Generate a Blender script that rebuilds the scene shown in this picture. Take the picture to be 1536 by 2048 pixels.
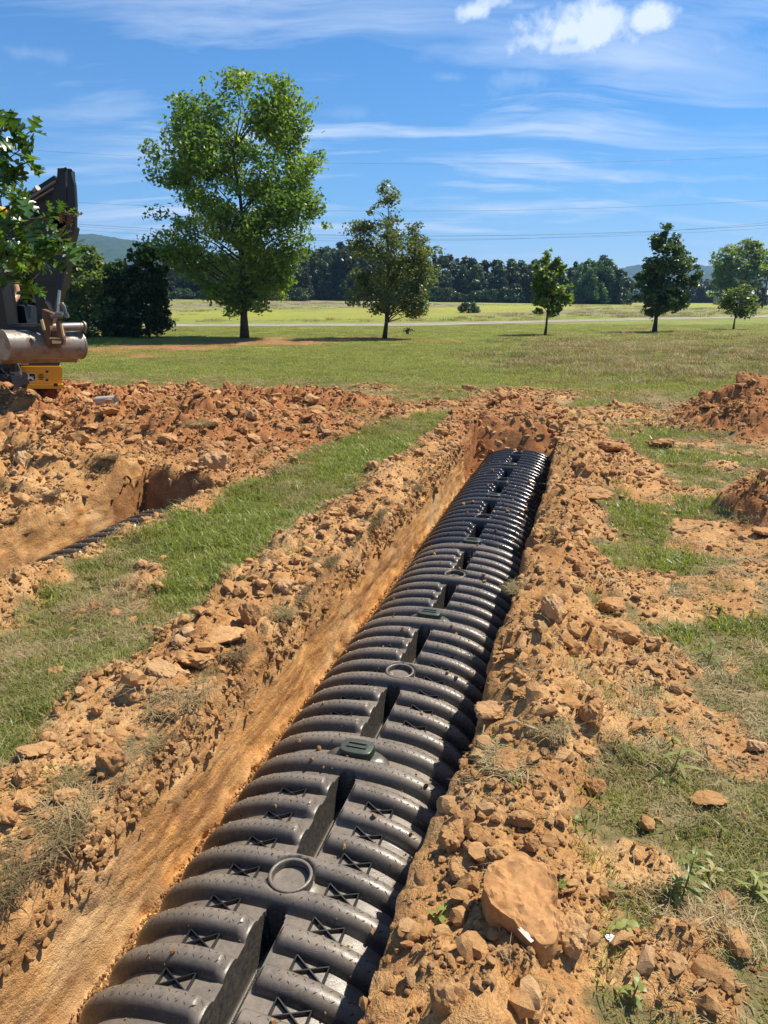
import bpy, math, random, colorsys
import numpy as np
from mathutils import Vector, Matrix, Euler
for o in list(bpy.data.objects): bpy.data.objects.remove(o)
SC = bpy.context.scene
COL = SC.collection
rng = np.random.default_rng(7)
random.seed(7)

# ------------------------------------------------------------------ camera
CH = 1.45                       # camera height
FPX = 1400.0                    # focal length in pixels of the 1536x2048 photograph
TH = math.atan(424 / FPX)
CT, ST = math.cos(TH), math.sin(TH)
PHI = math.atan(432 / FPX * CT)  # heading of the trench
CP, SP = math.cos(PHI), math.sin(PHI)
cd = bpy.data.cameras.new('camera'); cam = bpy.data.objects.new('camera', cd); COL.objects.link(cam)
cam.location = (0, 0, CH); cam.rotation_euler = (math.pi / 2 - TH, 0, 0)
cd.sensor_fit = 'VERTICAL'; cd.sensor_height = 36; cd.lens = 36 * FPX / 2048
cd.clip_start = 0.05; cd.clip_end = 20000
SC.camera = cam
SC.render.resolution_x = 768; SC.render.resolution_y = 1024

# ------------------------------------------------------------------ light, sky, exposure
SUN_EL, SUN_AZ = math.radians(56), math.radians(30)   # azimuth from +X towards +Y
SC.view_settings.view_transform = 'Standard'; SC.view_settings.look = 'None'
SC.view_settings.exposure = 0.70; SC.view_settings.gamma = 1.0
SC.view_settings.use_curve_mapping = False
sd = bpy.data.lights.new('sun', 'SUN'); sd.energy = 5.0; sd.angle = math.radians(0.55); sd.color = (1, .93, .80)
so = bpy.data.objects.new('sun', sd); COL.objects.link(so)
sdir = Vector((math.cos(SUN_EL) * math.cos(SUN_AZ), math.cos(SUN_EL) * math.sin(SUN_AZ), math.sin(SUN_EL)))
so.rotation_euler = sdir.to_track_quat('Z', 'Y').to_euler(); so.location = (0, 0, 30)

class NT:
    """small node helper"""
    def __init__(s, tree): s.t = tree; s.n = tree.nodes; s.l = tree.links
    def new(s, typ, **kw):
        n = s.n.new(typ)
        for k, v in kw.items():
            if k.startswith('i_'):
                key = k[2:]; key = int(key) if key.isdigit() else key.replace('_', ' ')
                s.set(n.inputs[key], v)
            else: setattr(n, k, v)
        return n
    def set(s, sock, v):
        if isinstance(v, bpy.types.NodeSocket): s.l.new(v, sock)
        elif isinstance(v, bpy.types.Node): s.l.new(v.outputs[0], sock)
        else:
            if hasattr(v, '__len__') and len(v) == 3 and sock.type == 'RGBA': v = (*v, 1)
            sock.default_value = v
    def m(s, op, a, b=0.0, c=0.0, clamp=False):
        n = s.n.new('ShaderNodeMath'); n.operation = op; n.use_clamp = clamp
        s.set(n.inputs[0], a); s.set(n.inputs[1], b); s.set(n.inputs[2], c); return n.outputs[0]
    def mix(s, f, a, b, mode='MIX'):
        n = s.n.new('ShaderNodeMix'); n.data_type = 'RGBA'; n.blend_type = mode
        s.set(n.inputs[0], f); s.set(n.inputs[6], a); s.set(n.inputs[7], b); return n.outputs[2]
    def ramp(s, f, stops, interp='LINEAR'):
        n = s.n.new('ShaderNodeValToRGB'); n.color_ramp.interpolation = interp
        e = n.color_ramp.elements
        while len(e) < len(stops): e.new(0.5)
        for i, (p, c) in enumerate(stops):
            e[i].position = p
            e[i].color = (*c, 1) if hasattr(c, '__len__') else (c, c, c, 1)
        s.set(n.inputs[0], f); return n.outputs[0]
    def noise(s, vec, scale, detail=4, rough=.55, w=0, dist=0):
        n = s.n.new('ShaderNodeTexNoise'); n.inputs['Scale'].default_value = scale
        n.inputs['Detail'].default_value = detail; n.inputs['Roughness'].default_value = rough
        n.inputs['Distortion'].default_value = dist
        if w: n.noise_dimensions = '4D'; n.inputs['W'].default_value = w
        if vec is not None: s.set(n.inputs['Vector'], vec)
        return n.outputs[0]
    def attr(s, name): return s.new('ShaderNodeAttribute', attribute_name=name)

W = bpy.data.worlds.new('World'); SC.world = W; W.use_nodes = True
nt = NT(W.node_tree); nt.n.clear()
sky = nt.new('ShaderNodeTexSky', sky_type='NISHITA', sun_disc=False)
sky.sun_elevation = SUN_EL; sky.sun_rotation = math.pi / 2 - SUN_AZ
sky.altitude = 200; sky.air_density = 1.0; sky.dust_density = 0.35; sky.ozone_density = 8.0
hs = nt.new('ShaderNodeHueSaturation'); hs.inputs['Saturation'].default_value = 1.62; hs.inputs['Value'].default_value = 1.0
nt.set(hs.inputs['Color'], sky.outputs[0])
tc = nt.new('ShaderNodeTexCoord'); sep = nt.new('ShaderNodeSeparateXYZ'); nt.set(sep.inputs[0], tc.outputs['Generated'])
dx, dy, dz = sep.outputs
zz = nt.m('ADD', nt.m('MAXIMUM', dz, 0.0), 0.16)
cx = nt.m('DIVIDE', dx, zz); cy = nt.m('DIVIDE', dy, zz)
cv = nt.new('ShaderNodeCombineXYZ'); nt.set(cv.inputs[0], nt.m('ADD', cx, nt.m('MULTIPLY', cy, .25))); nt.set(cv.inputs[1], nt.m('MULTIPLY', cy, 1.35))
warp = nt.new('ShaderNodeVectorMath', operation='MULTIPLY_ADD')
wn = nt.new('ShaderNodeTexNoise'); wn.inputs['Scale'].default_value = 1.1; wn.inputs['Detail'].default_value = 3; nt.set(wn.inputs['Vector'], cv.outputs[0])
nt.set(warp.inputs[0], wn.outputs['Color']); warp.inputs[1].default_value = (.9, .5, 0); nt.set(warp.inputs[2], cv.outputs[0])
mp = nt.new('ShaderNodeMapping'); mp.inputs['Scale'].default_value = (.55, 2.1, 1); mp.inputs['Rotation'].default_value = (0, 0, .12); nt.set(mp.inputs[0], warp.outputs[0])
ci = nt.noise(mp.outputs[0], 1.15, 9, .62, dist=.35)
big = nt.noise(cv.outputs[0], .55, 3, .5, w=3.3)
cir = nt.m('MULTIPLY', nt.ramp(ci, [(.43, 0.0), (.70, 1.0)]), nt.ramp(big, [(.36, 0.30), (.56, 1.0)]))
low = nt.ramp(dz, [(.02, .60), (.30, .55), (.55, .32)])
cir = nt.m('MULTIPLY', cir, nt.m('MULTIPLY', low, 1.7), clamp=True)
veil = nt.ramp(dz, [(.0, .34), (.20, .13), (.42, .03), (.6, .0)])
cloudf = nt.m('MAXIMUM', cir, veil)
def skydir(px, py):
    v = Vector(((px - 768) / FPX, CT - (py - 1024) / FPX * ST, -ST - (py - 1024) / FPX * CT)); v.normalize(); return v
# heaped little clouds, given by direction and angular size (each: px,py,half width,half height,strength)
cb = nt.new('ShaderNodeTexNoise'); cb.inputs['Scale'].default_value = 16; cb.inputs['Detail'].default_value = 7; cb.inputs['Roughness'].default_value = .62; nt.set(cb.inputs['Vector'], tc.outputs['Generated'])
edge = nt.m('MULTIPLY', nt.m('SUBTRACT', cb.outputs[0], .5), 2.9)
puff = None
for (px, py, hw, hh, st) in [(1150, 62, 118, 46, 1), (1080, 84, 75, 26, .95), (1205, 50, 62, 36, .95), (1135, 95, 80, 16, .8), (1290, 36, 48, 24, 1), (1345, 36, 18, 9, .6), (945, 20, 34, 20, .95), (975, 0, 40, 14, .7), (1050, 12, 40, 9, .6),
                             (1450, 96, 90, 26, .55), (655, 268, 44, 13, .42), (1060, 158, 90, 26, .5), (700, 225, 150, 22, .30), (900, 155, 60, 14, .35), (1480, 190, 100, 16, .4), (60, 108, 80, 20, .4), (1100, 330, 330, 14, .55), (900, 318, 130, 9, .5), (1300, 390, 300, 26, .42), (750, 385, 180, 12, .3), (1180, 355, 200, 10, .5)]:
    v = skydir(px, py); az = math.atan2(v.x, v.y); el = math.asin(v.z)
    right = Vector((math.cos(az), -math.sin(az), 0)); up = right.cross(v)
    d1 = nt.new('ShaderNodeVectorMath', operation='DOT_PRODUCT'); nt.set(d1.inputs[0], tc.outputs['Generated']); d1.inputs[1].default_value = right * (FPX / hw)
    d2 = nt.new('ShaderNodeVectorMath', operation='DOT_PRODUCT'); nt.set(d2.inputs[0], tc.outputs['Generated']); d2.inputs[1].default_value = up * (FPX / hh)
    d3 = nt.new('ShaderNodeVectorMath', operation='DOT_PRODUCT'); nt.set(d3.inputs[0], tc.outputs['Generated']); d3.inputs[1].default_value = v
    o2 = d2.outputs['Value']
    r = nt.m('SQRT', nt.m('ADD', nt.m('POWER', d1.outputs['Value'], 2), nt.m('POWER', o2, 2)))
    q = nt.m('SUBTRACT', nt.m('ADD', 1.0, edge), r)
    q = nt.m('MULTIPLY', nt.m('MULTIPLY', q, 1.5 if st > .65 else .7, clamp=True), st)
    q = nt.m('MULTIPLY', q, nt.m('GREATER_THAN', d3.outputs['Value'], 0))
    puff = q if puff is None else nt.m('MAXIMUM', puff, q)
cloudf = nt.m('MAXIMUM', cloudf, puff)
skc = nt.mix(cloudf, hs.outputs[0], (6.6, 7.4, 8.6))
bg = nt.new('ShaderNodeBackground'); nt.set(bg.inputs[0], skc); bg.inputs[1].default_value = 0.084
wo = nt.new('ShaderNodeOutputWorld'); nt.set(wo.inputs[0], bg)

# ------------------------------------------------------------------ coordinates
def px2w(px, py, z=0.0, D=None):
    """ground point seen at a photograph pixel (height z), or the point at forward depth D"""
    X = (px - 768) / FPX; Y = (py - 1024) / FPX
    r = Vector((X, CT - Y * ST, -ST - Y * CT))
    k = D if D is not None else (z - CH) / r.z
    return Vector((0, 0, CH)) + r * k
def w2px(x, y, z):
    d = y * CT - (z - CH) * ST
    yy = -(y * ST + (z - CH) * CT)
    d = np.maximum(d, .05)
    return 768 + FPX * x / d, 1024 + FPX * yy / d
def ut2xy(u, t): return u * CP + t * SP, -u * SP + t * CP
def xy2ut(x, y): return x * CP - y * SP, x * SP + y * CP
def sstep(a, b, x):
    t = np.clip((x - a) / (b - a), 0, 1); return t * t * (3 - 2 * t)

# ------------------------------------------------------------------ numpy noise
_perm = np.random.default_rng(3).permutation(4096).astype(np.int64)
def _h(ix, iy, s=0): return _perm[(_perm[(ix + s * 131) & 4095] + iy) & 4095]
def pn(x, y, s=0):
    x = np.asarray(x, float); y = np.asarray(y, float)
    ix = np.floor(x).astype(np.int64); iy = np.floor(y).astype(np.int64); fx = x - ix; fy = y - iy
    def g(i, j, ax, ay):
        a = _h(ix + i, iy + j, s) * (2 * math.pi / 4096); return np.cos(a) * ax + np.sin(a) * ay
    sx = fx * fx * fx * (fx * (fx * 6 - 15) + 10); sy = fy * fy * fy * (fy * (fy * 6 - 15) + 10)
    a = g(0, 0, fx, fy); b = g(1, 0, fx - 1, fy); c = g(0, 1, fx, fy - 1); d = g(1, 1, fx - 1, fy - 1)
    return ((a + (b - a) * sx) + ((c + (d - c) * sx) - (a + (b - a) * sx)) * sy) * 1.5
def fbm(x, y, o=4, s=0, r=.5):
    t = 0; a = 1; f = 1
    for i in range(o): t = t + a * pn(x * f, y * f, s + i); a *= r; f *= 2.03
    return t
def cells(x, y, s=0):
    """packed domes: returns dome height 0..1 and a random per cell"""
    ix = np.floor(x).astype(np.int64); iy = np.floor(y).astype(np.int64)
    best = np.full(np.shape(x), 9.0); rid = np.zeros(np.shape(x))
    for i in (-1, 0, 1):
        for j in (-1, 0, 1):
            h = _h(ix + i, iy + j, s); h2 = _h(iy + j, ix + i, s + 5)
            d = (ix + i + h / 4096 - x) ** 2 + (iy + j + h2 / 4096 - y) ** 2
            k = d < best; best = np.where(k, d, best); rid = np.where(k, _perm[(h + h2) & 4095] / 4096, rid)
    return np.sqrt(np.maximum(0, 1 - best / .55)), rid

# ------------------------------------------------------------------ mesh / tagging helpers
def npmesh(name, v, faces, smooth=False, attrs=None):
    me = bpy.data.meshes.new(name); v = np.asarray(v, np.float32)
    me.vertices.add(len(v)); me.vertices.foreach_set('co', v.ravel())
    fl = [np.asarray(f, np.int32) for f in (faces if isinstance(faces, list) else [faces]) if len(f)]
    tot = sum(f.size for f in fl); n = sum(len(f) for f in fl)
    me.loops.add(tot); me.loops.foreach_set('vertex_index', np.concatenate([f.ravel() for f in fl]))
    me.polygons.add(n)
    sz = np.concatenate([np.full(len(f), f.shape[1], np.int32) for f in fl])
    st = np.concatenate([[0], np.cumsum(sz)[:-1]]).astype(np.int32)
    me.polygons.foreach_set('loop_start', st)
    me.polygons.foreach_set('use_smooth', np.full(n, bool(smooth)))
    me.update(calc_edges=True)
    for k, a in (attrs or {}).items():
        at = me.attributes.new(k, 'FLOAT', 'POINT'); at.data.foreach_set('value', np.asarray(a, np.float32).ravel())
    return me
def obj(name, me, mat=None, parent=None, loc=None):
    o = bpy.data.objects.new(name, me); COL.objects.link(o)
    if mat and me and not me.materials: me.materials.append(mat)
    if parent: o.parent = parent
    if loc is not None: o.location = loc
    return o
def tag(o, label=None, cat=None, group=None, kind=None):
    if label: o['label'] = label
    if cat: o['category'] = cat
    if group: o['group'] = group
    if kind: o['kind'] = kind
    return o
def thing(name, label, cat, loc=(0, 0, 0), rz=0, group=None):
    o = bpy.data.objects.new(name, None); COL.objects.link(o); o.location = loc; o.rotation_euler = (0, 0, rz); o.empty_display_size = .2
    return tag(o, label, cat, group)

class MB:
    """collects simple shapes into one mesh"""
    def __init__(s): s.v = []; s.q = []; s.t = []; s.n = 0
    def add(s, v, q=(), t=()):
        v = np.asarray(v, float).reshape(-1, 3); s.v.append(v)
        if len(q): s.q.append(np.asarray(q) + s.n)
        if len(t): s.t.append(np.asarray(t) + s.n)
        s.n += len(v)
    def box(s, c, d, R=None, bev=0.0):
        c = np.asarray(c, float); h = np.asarray(d, float) / 2
        b = min(bev, *(h * .9)) if bev else 0
        if not b:
            v = np.array([[x, y, z] for x in (-1, 1) for y in (-1, 1) for z in (-1, 1)]) * h
            q = [[0, 1, 3, 2], [4, 6, 7, 5], [0, 4, 5, 1], [2, 3, 7, 6], [0, 2, 6, 4], [1, 5, 7, 3]]
            t = []
        else:
            v = []; idx = {}
            for sx in (-1, 1):
                for sy in (-1, 1):
                    for sz in (-1, 1):
                        for ax in range(3):
                            p = np.array([sx, sy, sz]) * (h - b); p[ax] += (sx, sy, sz)[ax] * b
                            idx[(sx, sy, sz, ax)] = len(v); v.append(p)
            v = np.array(v); q = []; t = []
            for ax in range(3):
                o1, o2 = [(1, 2), (2, 0), (0, 1)][ax]
                for sg in (-1, 1):
                    ring = []
                    for (a, bb) in ((-1, -1), (1, -1), (1, 1), (-1, 1)):
                        k = [0, 0, 0]; k[ax] = sg; k[o1] = a; k[o2] = bb; ring.append(idx[(*k, ax)])
                    q.append(ring if sg > 0 else ring[::-1])
            for ax in range(3):
                o1, o2 = [(1, 2), (2, 0), (0, 1)][ax]
                for a in (-1, 1):
                    for bb in (-1, 1):
                        k0 = [0, 0, 0]; k1 = [0, 0, 0]; k0[ax] = -1; k1[ax] = 1
                        for k in (k0, k1): k[o1] = a; k[o2] = bb
                        q.append([idx[(*k0, o1)], idx[(*k1, o1)], idx[(*k1, o2)], idx[(*k0, o2)]])
            for sx in (-1, 1):
                for sy in (-1, 1):
                    for sz in (-1, 1): t.append([idx[(sx, sy, sz, a)] for a in range(3)])
        if R is not None: v = v @ np.array(R).T
        s.add(v + c, q, t)
    def tube(s, pts, r, n=8, cap=True):
        pts = np.asarray(pts, float); r = np.broadcast_to(r, len(pts)); rings = []
        prev = None
        for i, p in enumerate(pts):
            d = pts[min(i + 1, len(pts) - 1)] - pts[max(i - 1, 0)]; d /= (np.linalg.norm(d) + 1e-9)
            if prev is None:
                a = np.array([0, 0, 1.]) if abs(d[2]) < .9 else np.array([1., 0, 0])
            else: a = prev
            x = np.cross(a, d); x = x / (np.linalg.norm(x) + 1e-9); y = np.cross(d, x); prev = y
            an = np.arange(n) * 2 * math.pi / n
            rings.append(p + r[i] * (np.outer(np.cos(an), x) + np.outer(np.sin(an), y)))
            prev = np.cross(d, x)
        k = len(pts); v = np.concatenate(rings); q = []
        for i in range(k - 1):
            for j in range(n):
                j2 = (j + 1) % n; q.append([i * n + j, i * n + j2, (i + 1) * n + j2, (i + 1) * n + j])
        t = []
        if cap:
            v = np.concatenate([v, pts[:1], pts[-1:]]); a = k * n
            for j in range(n):
                j2 = (j + 1) % n; t.append([a, j2, j]); t.append([a + 1, (k - 1) * n + j, (k - 1) * n + j2])
        s.add(v, q, t)
    def prism(s, poly, c, ax, ay, th):
        """polygon in the plane (ax, ay) through c, thickness th"""
        ax = np.array(ax, float); ay = np.array(ay, float); nz = np.cross(ax, ay); nz /= np.linalg.norm(nz)
        P = np.array([np.array(c) + a * ax + b * ay for a, b in poly]); n = len(P)
        cen = P.mean(0)
        v = np.concatenate([P - nz * th / 2, P + nz * th / 2, [cen - nz * th / 2, cen + nz * th / 2]])
        q = [[j, (j + 1) % n, n + (j + 1) % n, n + j] for j in range(n)]
        t = [[2 * n, (j + 1) % n, j] for j in range(n)] + [[2 * n + 1, n + j, n + (j + 1) % n] for j in range(n)]
        s.add(v, q, t)
    def lathe(s, prof, c=(0, 0, 0), n=16, sx=1, sy=1):
        an = np.arange(n) * 2 * math.pi / n
        v = np.concatenate([np.stack([r * np.cos(an) * sx, r * np.sin(an) * sy, np.full(n, z)], 1) for r, z in prof]) + np.array(c)
        q = [[i * n + j, i * n + (j + 1) % n, (i + 1) * n + (j + 1) % n, (i + 1) * n + j] for i in range(len(prof) - 1) for j in range(n)]
        s.add(v, q)
    def mesh(s, name, smooth=False):
        f = []
        if s.q: f.append(np.concatenate([np.asarray(a).reshape(-1, 4) for a in s.q]))
        if s.t: f.append(np.concatenate([np.asarray(a).reshape(-1, 3) for a in s.t]))
        return npmesh(name, np.concatenate(s.v), f, smooth)
    def build(s, name, mat, parent=None, smooth=False, loc=None):
        return obj(name, s.mesh(name, smooth), mat, parent, loc)
def smooth_by_angle(me, ang=40):
    me.polygons.foreach_set('use_smooth', np.full(len(me.polygons), True))
    me.set_sharp_from_angle(angle=math.radians(ang))

# ------------------------------------------------------------------ materials
def material(name, base=(.5, .5, .5), rough=.8, metal=0.0, spec=.5):
    m = bpy.data.materials.new(name); m.use_nodes = True; n = NT(m.node_tree)
    b = n.n['Principled BSDF']; n.set(b.inputs['Base Color'], base); n.set(b.inputs['Roughness'], rough); b.inputs['Metallic'].default_value = metal
    b.inputs['Specular IOR Level'].default_value = spec
    return m, n, b
def bump(n, b, h, dist, strength=1.0):
    k = n.new('ShaderNodeBump'); k.inputs['Distance'].default_value = dist; k.inputs['Strength'].default_value = strength
    n.set(k.inputs['Height'], h); n.set(b.inputs['Normal'], k.outputs[0]); return k

def leaf_material(name, cols, trans=.45, rough=.45, spec=.35, attr='rnd', tcol=1.6, objrand=False):
    m = bpy.data.materials.new(name); m.use_nodes = True; n = NT(m.node_tree); b = n.n['Principled BSDF']; out = n.n['Material Output']
    if objrand: f = n.new('ShaderNodeObjectInfo').outputs['Random']
    else: f = n.attr(attr).outputs['Fac']
    c = n.ramp(f, [(i / (len(cols) - 1), col) for i, col in enumerate(cols)])
    if objrand:
        geo = n.new('ShaderNodeNewGeometry'); v = n.noise(geo.outputs['Position'], 3.0, 3)
        c = n.mix(n.m('MULTIPLY', v, .5), c, n.mix(.5, c, (.20, .16, .07)))
    if not objrand:
        hv = n.new('ShaderNodeHueSaturation'); orn = n.new('ShaderNodeObjectInfo').outputs['Random']; n.set(hv.inputs['Color'], c)
        n.set(hv.inputs['Hue'], n.m('ADD', .485, n.m('MULTIPLY', orn, .03))); n.set(hv.inputs['Value'], n.m('ADD', .80, n.m('MULTIPLY', orn, .45))); c = hv.outputs[0]
    n.set(b.inputs['Base Color'], c); b.inputs['Roughness'].default_value = rough; b.inputs['Specular IOR Level'].default_value = spec
    t = n.new('ShaderNodeBsdfTranslucent')
    n.set(t.inputs[0], n.mix(1.0, c, (1.5 * tcol / 1.6, 1.45 * tcol / 1.6, .55), 'MULTIPLY'))
    mx = n.new('ShaderNodeMixShader'); mx.inputs[0].default_value = trans
    n.l.new(b.outputs[0], mx.inputs[1]); n.l.new(t.outputs[0], mx.inputs[2]); n.l.new(mx.outputs[0], out.inputs[0])
    return m

def clay_colour(n, pos, red, pale=None):
    """sandy to red clay colour from position noise and a redness 0..1"""
    big = n.noise(pos, 1.7, 5, .6); mid = n.noise(pos, 9, 5, .65, w=1.0); fine = n.noise(pos, 70, 4, .7, w=2.0)
    sand = n.ramp(n.m('ADD', n.m('MULTIPLY', big, .5), n.m('MULTIPLY', mid, .5)), [(.30, (.27, .125, .044)), (.48, (.50, .27, .10)), (.66, (.72, .47, .22))])
    rd = n.ramp(mid, [(.3, (.24, .085, .030)), (.55, (.40, .17, .062)), (.8, (.54, .28, .11))])
    c = n.mix(red, sand, rd)
    c = n.mix(n.m('MULTIPLY', n.ramp(fine, [(.38, .85), (.56, 0.0)]), .60), c, (.14, .068, .032))
    return c, mid, fine

def ground_material(name, far=False):
    m, n, b = material(name, rough=.95, spec=.15)
    pos = n.new('ShaderNodeNewGeometry').outputs['Position']
    A = lambda k: n.attr(k).outputs['Fac']
    clay, mid, fine = clay_colour(n, pos, A('red'))
    if not far:
        # smeared wall clay with slanted bucket scrapes
        mp = n.new('ShaderNodeMapping'); mp.inputs['Rotation'].default_value = (0, math.radians(-32), -PHI * 0); mp.inputs['Scale'].default_value = (1, 1, 9)
        mp.inputs['Rotation'].default_value = (math.radians(24), 0, 0)
        n.set(mp.inputs[0], pos); scr = n.noise(mp.outputs[0], 4.5, 6, .6)
        blot = n.noise(pos, 5.5, 4, .55, w=7.0)
        wc = n.ramp(scr, [(.32, (.38, .165, .052)), (.5, (.55, .27, .088)), (.66, (.66, .37, .145))])
        strk = n.new('ShaderNodeMapping'); strk.inputs['Rotation'].default_value = (math.radians(18), 0, PHI); strk.inputs['Scale'].default_value = (1, .7, 9); n.set(strk.inputs[0], pos)
        wc = n.mix(n.ramp(n.noise(strk.outputs[0], 2.2, 4, .6, dist=.4), [(.54, 0.0), (.62, .40)]), wc, (.68, .45, .22))
        wc = n.mix(n.ramp(n.noise(strk.outputs[0], 1.7, 3, .6, w=11.0), [(.56, 0.0), (.60, .6)]), wc, (.27, .125, .05))
        wc = n.mix(n.ramp(blot, [(.50, 0.0), (.62, .75)]), wc, (.33, .165, .072))
        wc = n.mix(n.ramp(n.noise(pos, 2.3, 5, .6, w=9.0), [(.50, 0.0), (.64, .6)]), wc, (.64, .43, .22))
        # fades to loose tan soil near its top
        clay = n.mix(A('wall'), clay, wc)
    gn = n.noise(pos, 2.2 if far else 30, 6, .7)
    gcol = n.ramp(gn, [(.25, (.075, .068, .028)), (.5, (.14, .125, .052)), (.75, (.25, .20, .09))]) if not far else \
        n.ramp(n.m('ADD', n.m('MULTIPLY', gn, .6), n.m('MULTIPLY', n.noise(pos, .35, 4, .6), .4)), [(.33, (.18, .235, .05)), (.5, (.25, .31, .065)), (.66, (.34, .35, .11))])
    dryc = n.ramp(n.noise(pos, 18 if not far else 3, 5, .7, w=4.0), [(.3, (.17, .125, .065)), (.55, (.29, .225, .115)), (.75, (.42, .34, .19))])
    gm = n.m('ADD', A('grass'), n.m('MULTIPLY', n.m('SUBTRACT', n.noise(pos, 13 if not far else 1.6, 5, .7, w=5.0), .5), 1.1))
    c = n.mix(n.ramp(n.m('ADD', A('dry'), n.m('MULTIPLY', n.m('SUBTRACT', n.noise(pos, 6 if not far else .8, 4, .65, w=8.0), .5), .9)), [(.35, 0.0), (.6, 1.0)]), gcol, dryc)
    c = n.mix(n.ramp(gm, [(.35, 0.0), (.60, .92)]), clay, c)
    if far:
        c = n.mix(A('yel'), c, n.ramp(n.noise(pos, .9, 5, .7), [(.3, (.26, .27, .035)), (.7, (.42, .40, .06))]))
        c = n.mix(A('brn'), c, n.ramp(n.noise(pos, .7, 5, .75), [(.35, (.15, .115, .085)), (.65, (.33, .28, .19))]))
    n.set(b.inputs['Base Color'], c)
    if far:
        bump(n, b, n.m('ADD', n.noise(pos, 5, 6, .8), n.noise(pos, 40, 3, .8)), .06, .9)
    else:
        h = n.m('ADD', n.m('MULTIPLY', mid, .5), n.m('ADD', n.m('MULTIPLY', fine, .35), n.m('MULTIPLY', n.noise(pos, 260, 2, .6), .12)))
        k = bump(n, b, h, .03, 1.0)
        n.set(k.inputs['Strength'], n.m('SUBTRACT', 1.0, n.m('MULTIPLY', A('wall'), .25)))
    return m

M = {}
M['ground'] = ground_material('soil_and_turf')
M['field'] = ground_material('lawn_and_field', True)
def clod_mat(name, red, rough=.95):
    m, n, b = material(name, rough=rough, spec=.15)
    tcn = n.new('ShaderNodeTexCoord').outputs['Object']; ri = n.new('ShaderNodeObjectInfo').outputs['Random']
    sh = n.new('ShaderNodeVectorMath', operation='ADD'); n.set(sh.inputs[0], tcn)
    cx_ = n.new('ShaderNodeCombineXYZ'); n.set(cx_.inputs[0], n.m('MULTIPLY', ri, 37)); n.set(cx_.inputs[1], n.m('MULTIPLY', ri, 91)); n.set(sh.inputs[1], cx_.outputs[0])
    c, mid, fine = clay_colour(n, sh.outputs[0], n.m('ADD', red, n.m('MULTIPLY', n.m('SUBTRACT', ri, .5), .5), clamp=True))
    c = n.mix(.45, c, n.ramp(ri, [(0, (.30, .145, .058)), (.4, (.42, .225, .092)), (.75, (.54, .33, .15)), (1, (.62, .44, .24))]))
    n.set(b.inputs['Base Color'], c)
    bump(n, b, n.m('ADD', n.m('MULTIPLY', n.noise(sh.outputs[0], 5, 6, .7), .8), n.m('MULTIPLY', n.noise(sh.outputs[0], 30, 3, .7), .25)), .012, .8)
    return m
M['clod'] = clod_mat('sandy_clay', .25); M['clod_red'] = clod_mat('red_clay', .62); M['clod_dark'] = clod_mat('moist_red_clay', .95)

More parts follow.
